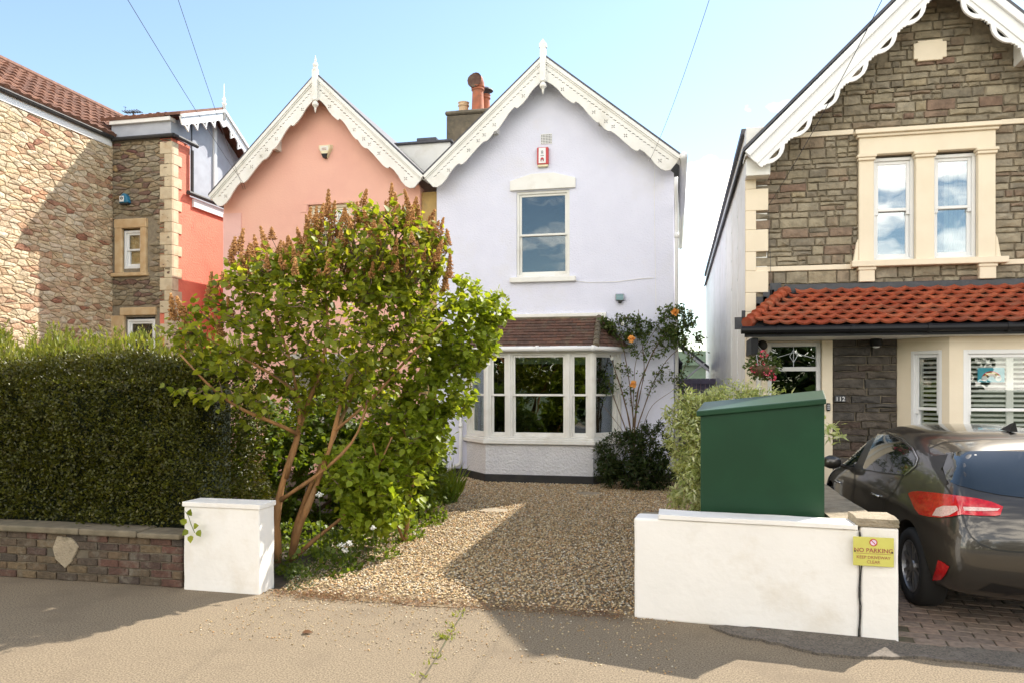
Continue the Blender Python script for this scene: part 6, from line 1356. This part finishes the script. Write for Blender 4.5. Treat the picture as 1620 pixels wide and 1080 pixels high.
def stripe(pts, w):
    L_, R_ = [], []
    for i, p in enumerate(pts):
        a = Vector(pts[max(0, i-1)]); b = Vector(pts[min(len(pts)-1, i+1)]); d = (b-a).normalized(); n_ = Vector((-d.y, d.x))*w/2; L_.append(tuple(Vector(p)+n_)); R_.append(tuple(Vector(p)-n_))
    return [(L_[i], L_[i+1], R_[i+1], R_[i]) for i in range(len(pts)-1)]
def line(pts, w, ray, name, m, off=.003, mirror=False):
    os_ = [decal(list(q), ray, name, m, off, cell=max(w*4, 3 if ray is rpx else .05), mirror=False) for q in stripe(pts, w)]
    # join the pieces into one strip
    bm = bmesh.new()
    for o_ in os_: bm.from_mesh(o_.data)
    me = bpy.data.meshes.new(name); bm.to_mesh(me); bm.free()
    for o_ in os_: bpy.data.objects.remove(o_)
    a_ = link(name, me, m, car)
    return a_
# side windows: front and rear door glass
decal(q3((36, 222), (62, 175), (100, 138), (150, 115), (196, 107), (165, 165), (128, 241)), rpx, 'side_window', 'car_glass', .004, mirror=True)
decal(q3((218, 112), (262, 118), (310, 140), (346, 172), (368, 210), (358, 238), (316, 270), (230, 260), (158, 248), (190, 170)), rpx, 'side_window', 'car_glass', .004, mirror=True)
decal(q3((197, 106), (217, 110), (189, 172), (157, 248), (129, 242), (166, 165)), rpx, 'door_pillar', 'trim_black', .003, mirror=True)
line(q3((40, 205), (66, 165), (104, 130), (152, 108), (205, 100), (264, 110), (315, 132), (353, 165), (375, 207), (366, 236), (322, 273)), 2.0, rpx, 'window_trim', 'chrome', .007)
line(q3((36, 224), (128, 244), (230, 262), (318, 272)), 1.6, rpx, 'window_trim', 'trim_black', .006)
# rear screen, spoiler sides, wiper
RG = [(-.68, 1.105), (-.56, 1.045), (-.38, 1.005), (-.18, .985), (0, .98), (.18, .985), (.38, 1.005), (.56, 1.045), (.70, 1.105), (.66, 1.20), (.60, 1.265), (.3, 1.285), (0, 1.29), (-.3, 1.285), (-.60, 1.265), (-.66, 1.20)]
decal([(1497, 716), (1520, 714), (1560, 713), (1620, 714), (1701, 716), (1701, 789), (1660, 789), (1620, 787), (1580, 782), (1545, 775), (1515, 767), (1498, 759), (1493, 740)], rpx, 'rear_screen', 'car_glass', .005, mirror=True)
decal(q3((422, 200), (490, 192), (470, 250), (492, 305), (480, 308), (448, 270), (428, 230)), rpx, 'spoiler_side', 'trim_black', .006, mirror=True)
# lamps
LP_ = q3((340, 345), (352, 338), (378, 335), (450, 342), (520, 352), (600, 364), (660, 378), (703, 396), (692, 428), (670, 432), (600, 430), (545, 426), (505, 434), (465, 438), (420, 434), (385, 426), (366, 404))
lam = decal(LP_, rpx, 'tail_lamp', 'lamp_red', .012, mirror=True)
decal(q3((436, 430), (452, 402), (478, 393), (528, 394), (534, 410), (505, 428), (475, 435)), rpx, 'lamp_lens', 'lamp_clear', .016, parent=lam)
decal(q3((552, 397), (620, 400), (690, 404), (680, 413), (610, 414), (555, 412)), rpx, 'lamp_lens', 'lamp_clear', .016, parent=lam)
decal(q3((455, 600), (476, 610), (498, 626), (484, 655), (466, 677), (432, 680), (444, 640)), rpx, 'rear_reflector', 'lamp_red', .008, mirror=True)
# shut lines
line(q3((420, 205), (432, 240), (460, 285), (495, 335), (530, 385), (548, 430), (560, 475), (580, 510), (615, 540), (665, 560), (720, 568), (785, 571), (850, 573)), 2.4, rpx, 'tailgate_gap', 'trim_black', .003)
line(q3((316, 272), (285, 330), (245, 375), (238, 420)), 1.2, rpx, 'door_gap', 'trim_black', .003)
line(q3((128, 244), (128, 300), (120, 360), (112, 420)), 1.2, rpx, 'door_gap', 'trim_black', .003)

line(q3((418, 168), (470, 145), (600, 133), (785, 128), (900, 130)), 1.2, rpx, 'spoiler_gap', 'trim_black', .002)
line(q3((424, 206), (418, 185), (414, 160), (425, 145)), 1.2, rpx, 'spoiler_gap', 'trim_black', .002)
decal([(-.62, .235), (.62, .235), (.66, .33), (.60, .40), (.35, .36), (-.35, .36), (-.60, .40), (-.66, .33)], rback, 'diffuser', 'trim_black', .006)
decal([(-.27, .66), (.27, .66), (.27, .78), (-.27, .78)], rback, 'number_plate', 'yellow', .012)
decal([(-.36, .63), (.36, .63), (.36, .83), (-.36, .83)], rback, 'plate_recess', 'trim_black', .004)
# handles
for p in ((66, 298), (213, 349)):
    px, py = 1300+.4076*p[0], 640+.4074*p[1]; og, dr = rpx(px, py); h = BV.ray_cast(og, dr)
    if h[0]:
        n_ = h[1] if h[1].dot(dr) < 0 else -h[1]; fw_ = (cw(0, 1, 0)-cw(0, 0, 0)); c = h[0]+n_*.02
        for mir in (0, 1):
            pts = [c-fw_*.10-n_*.018, c-fw_*.085, c+fw_*.085, c+fw_*.10-n_*.018]
            if mir:
                ca, sa = math.cos(CA), math.sin(CA); pts = [cw(-((p_.x-CX)*ca+(p_.y-CY)*sa), -(p_.x-CX)*sa+(p_.y-CY)*ca, p_.z) for p_ in pts]
            MB().tube(pts, .013, 8).build('door_handle', 'car_paint' if 0 else 'chrome', car, smooth=True)
# mirror
for s_ in (-1, 1):
    c = cw(s_*1.0, 3.02, .98); mm = MB(); t_ = []
    prof = [(.0, -.10), (.05, -.085), (.075, -.03), (.078, .03), (.05, .085), (0, .10)]
    mm.lathe(tuple(c), [(max(r_, .002), z) for r_, z in prof], 14, tilt=Matrix.Rotation(R(90), 3, 'Y')); mm.tube([cw(s_*.84, 3.0, .92), c], .025, 6); mm.build('door_mirror', 'car_paint', car, smooth=True)
# fin aerial
c = cw(.0, 1.20, 1.455)
MB().add([cw(-.03, 1.05, 1.45), cw(.03, 1.05, 1.45), cw(.035, 1.22, 1.46), cw(-.035, 1.22, 1.46), cw(-.006, 1.03, 1.53), cw(.006, 1.03, 1.53), cw(0, 1.10, 1.52)], [(0, 1, 5, 4), (0, 4, 6, 3), (1, 2, 6, 5), (2, 3, 6), (4, 5, 6)]).build('roof_aerial', 'trim_black', car, fix=True)
# wheels
for wi, (y, z) in enumerate(WH):
    for s_ in (-1, 1):
        c = cw(s_*.80, y, z); ax = Matrix.Rotation(CA, 3, 'Z') @ Matrix.Rotation(R(-90*s_)*-1, 3, 'Y')
        w_ = thing.__wrapped__ if 0 else None
        ty = MB().lathe(tuple(c), [(.22, -.10), (.30, -.105), (.322, -.07), (.325, 0), (.322, .07), (.30, .10), (.22, .095), (.215, .06), (.215, -.06)], 40, tilt=ax).build('wheel', 'tyre', car, smooth=True)
        rim = MB(); rim.lathe(tuple(c), [(.222, .085), (.205, .092), (.200, .06), (.20, -.05), (.21, -.05)], 40, tilt=ax, cap=False); rim.lathe(tuple(c), [(.002, .085), (.045, .08), (.05, .04), (.05, 0)], 16, tilt=ax)
        for k in range(10):
            a = k*math.pi/5+(.10 if k % 2 else -.10); p0 = Vector((.04*math.cos(a), .04*math.sin(a), .07)); p1 = Vector((.205*math.cos(a*1.0), .205*math.sin(a), .082)); d = (p1-p0).normalized(); w2 = Vector((-d.y, d.x, 0))*.016
            rim.add([c+ax@(p0-w2), c+ax@(p0+w2), c+ax@(p1+w2*.9), c+ax@(p1-w2*.9), c+ax@(p0-w2-Vector((0, 0, .03))), c+ax@(p0+w2-Vector((0, 0, .03))), c+ax@(p1+w2*.9-Vector((0, 0, .03))), c+ax@(p1-w2*.9-Vector((0, 0, .03)))], [(0, 1, 2, 3), (4, 7, 6, 5), (0, 4, 5, 1), (3, 2, 6, 7), (0, 3, 7, 4), (1, 5, 6, 2)])
        rim.build('rim', 'alloy', ty, fix=True)
        MB().lathe(tuple(c), [(.20, -.02), (.20, -.015)], 24, tilt=ax).build('brake_disc', 'trim_black', ty)
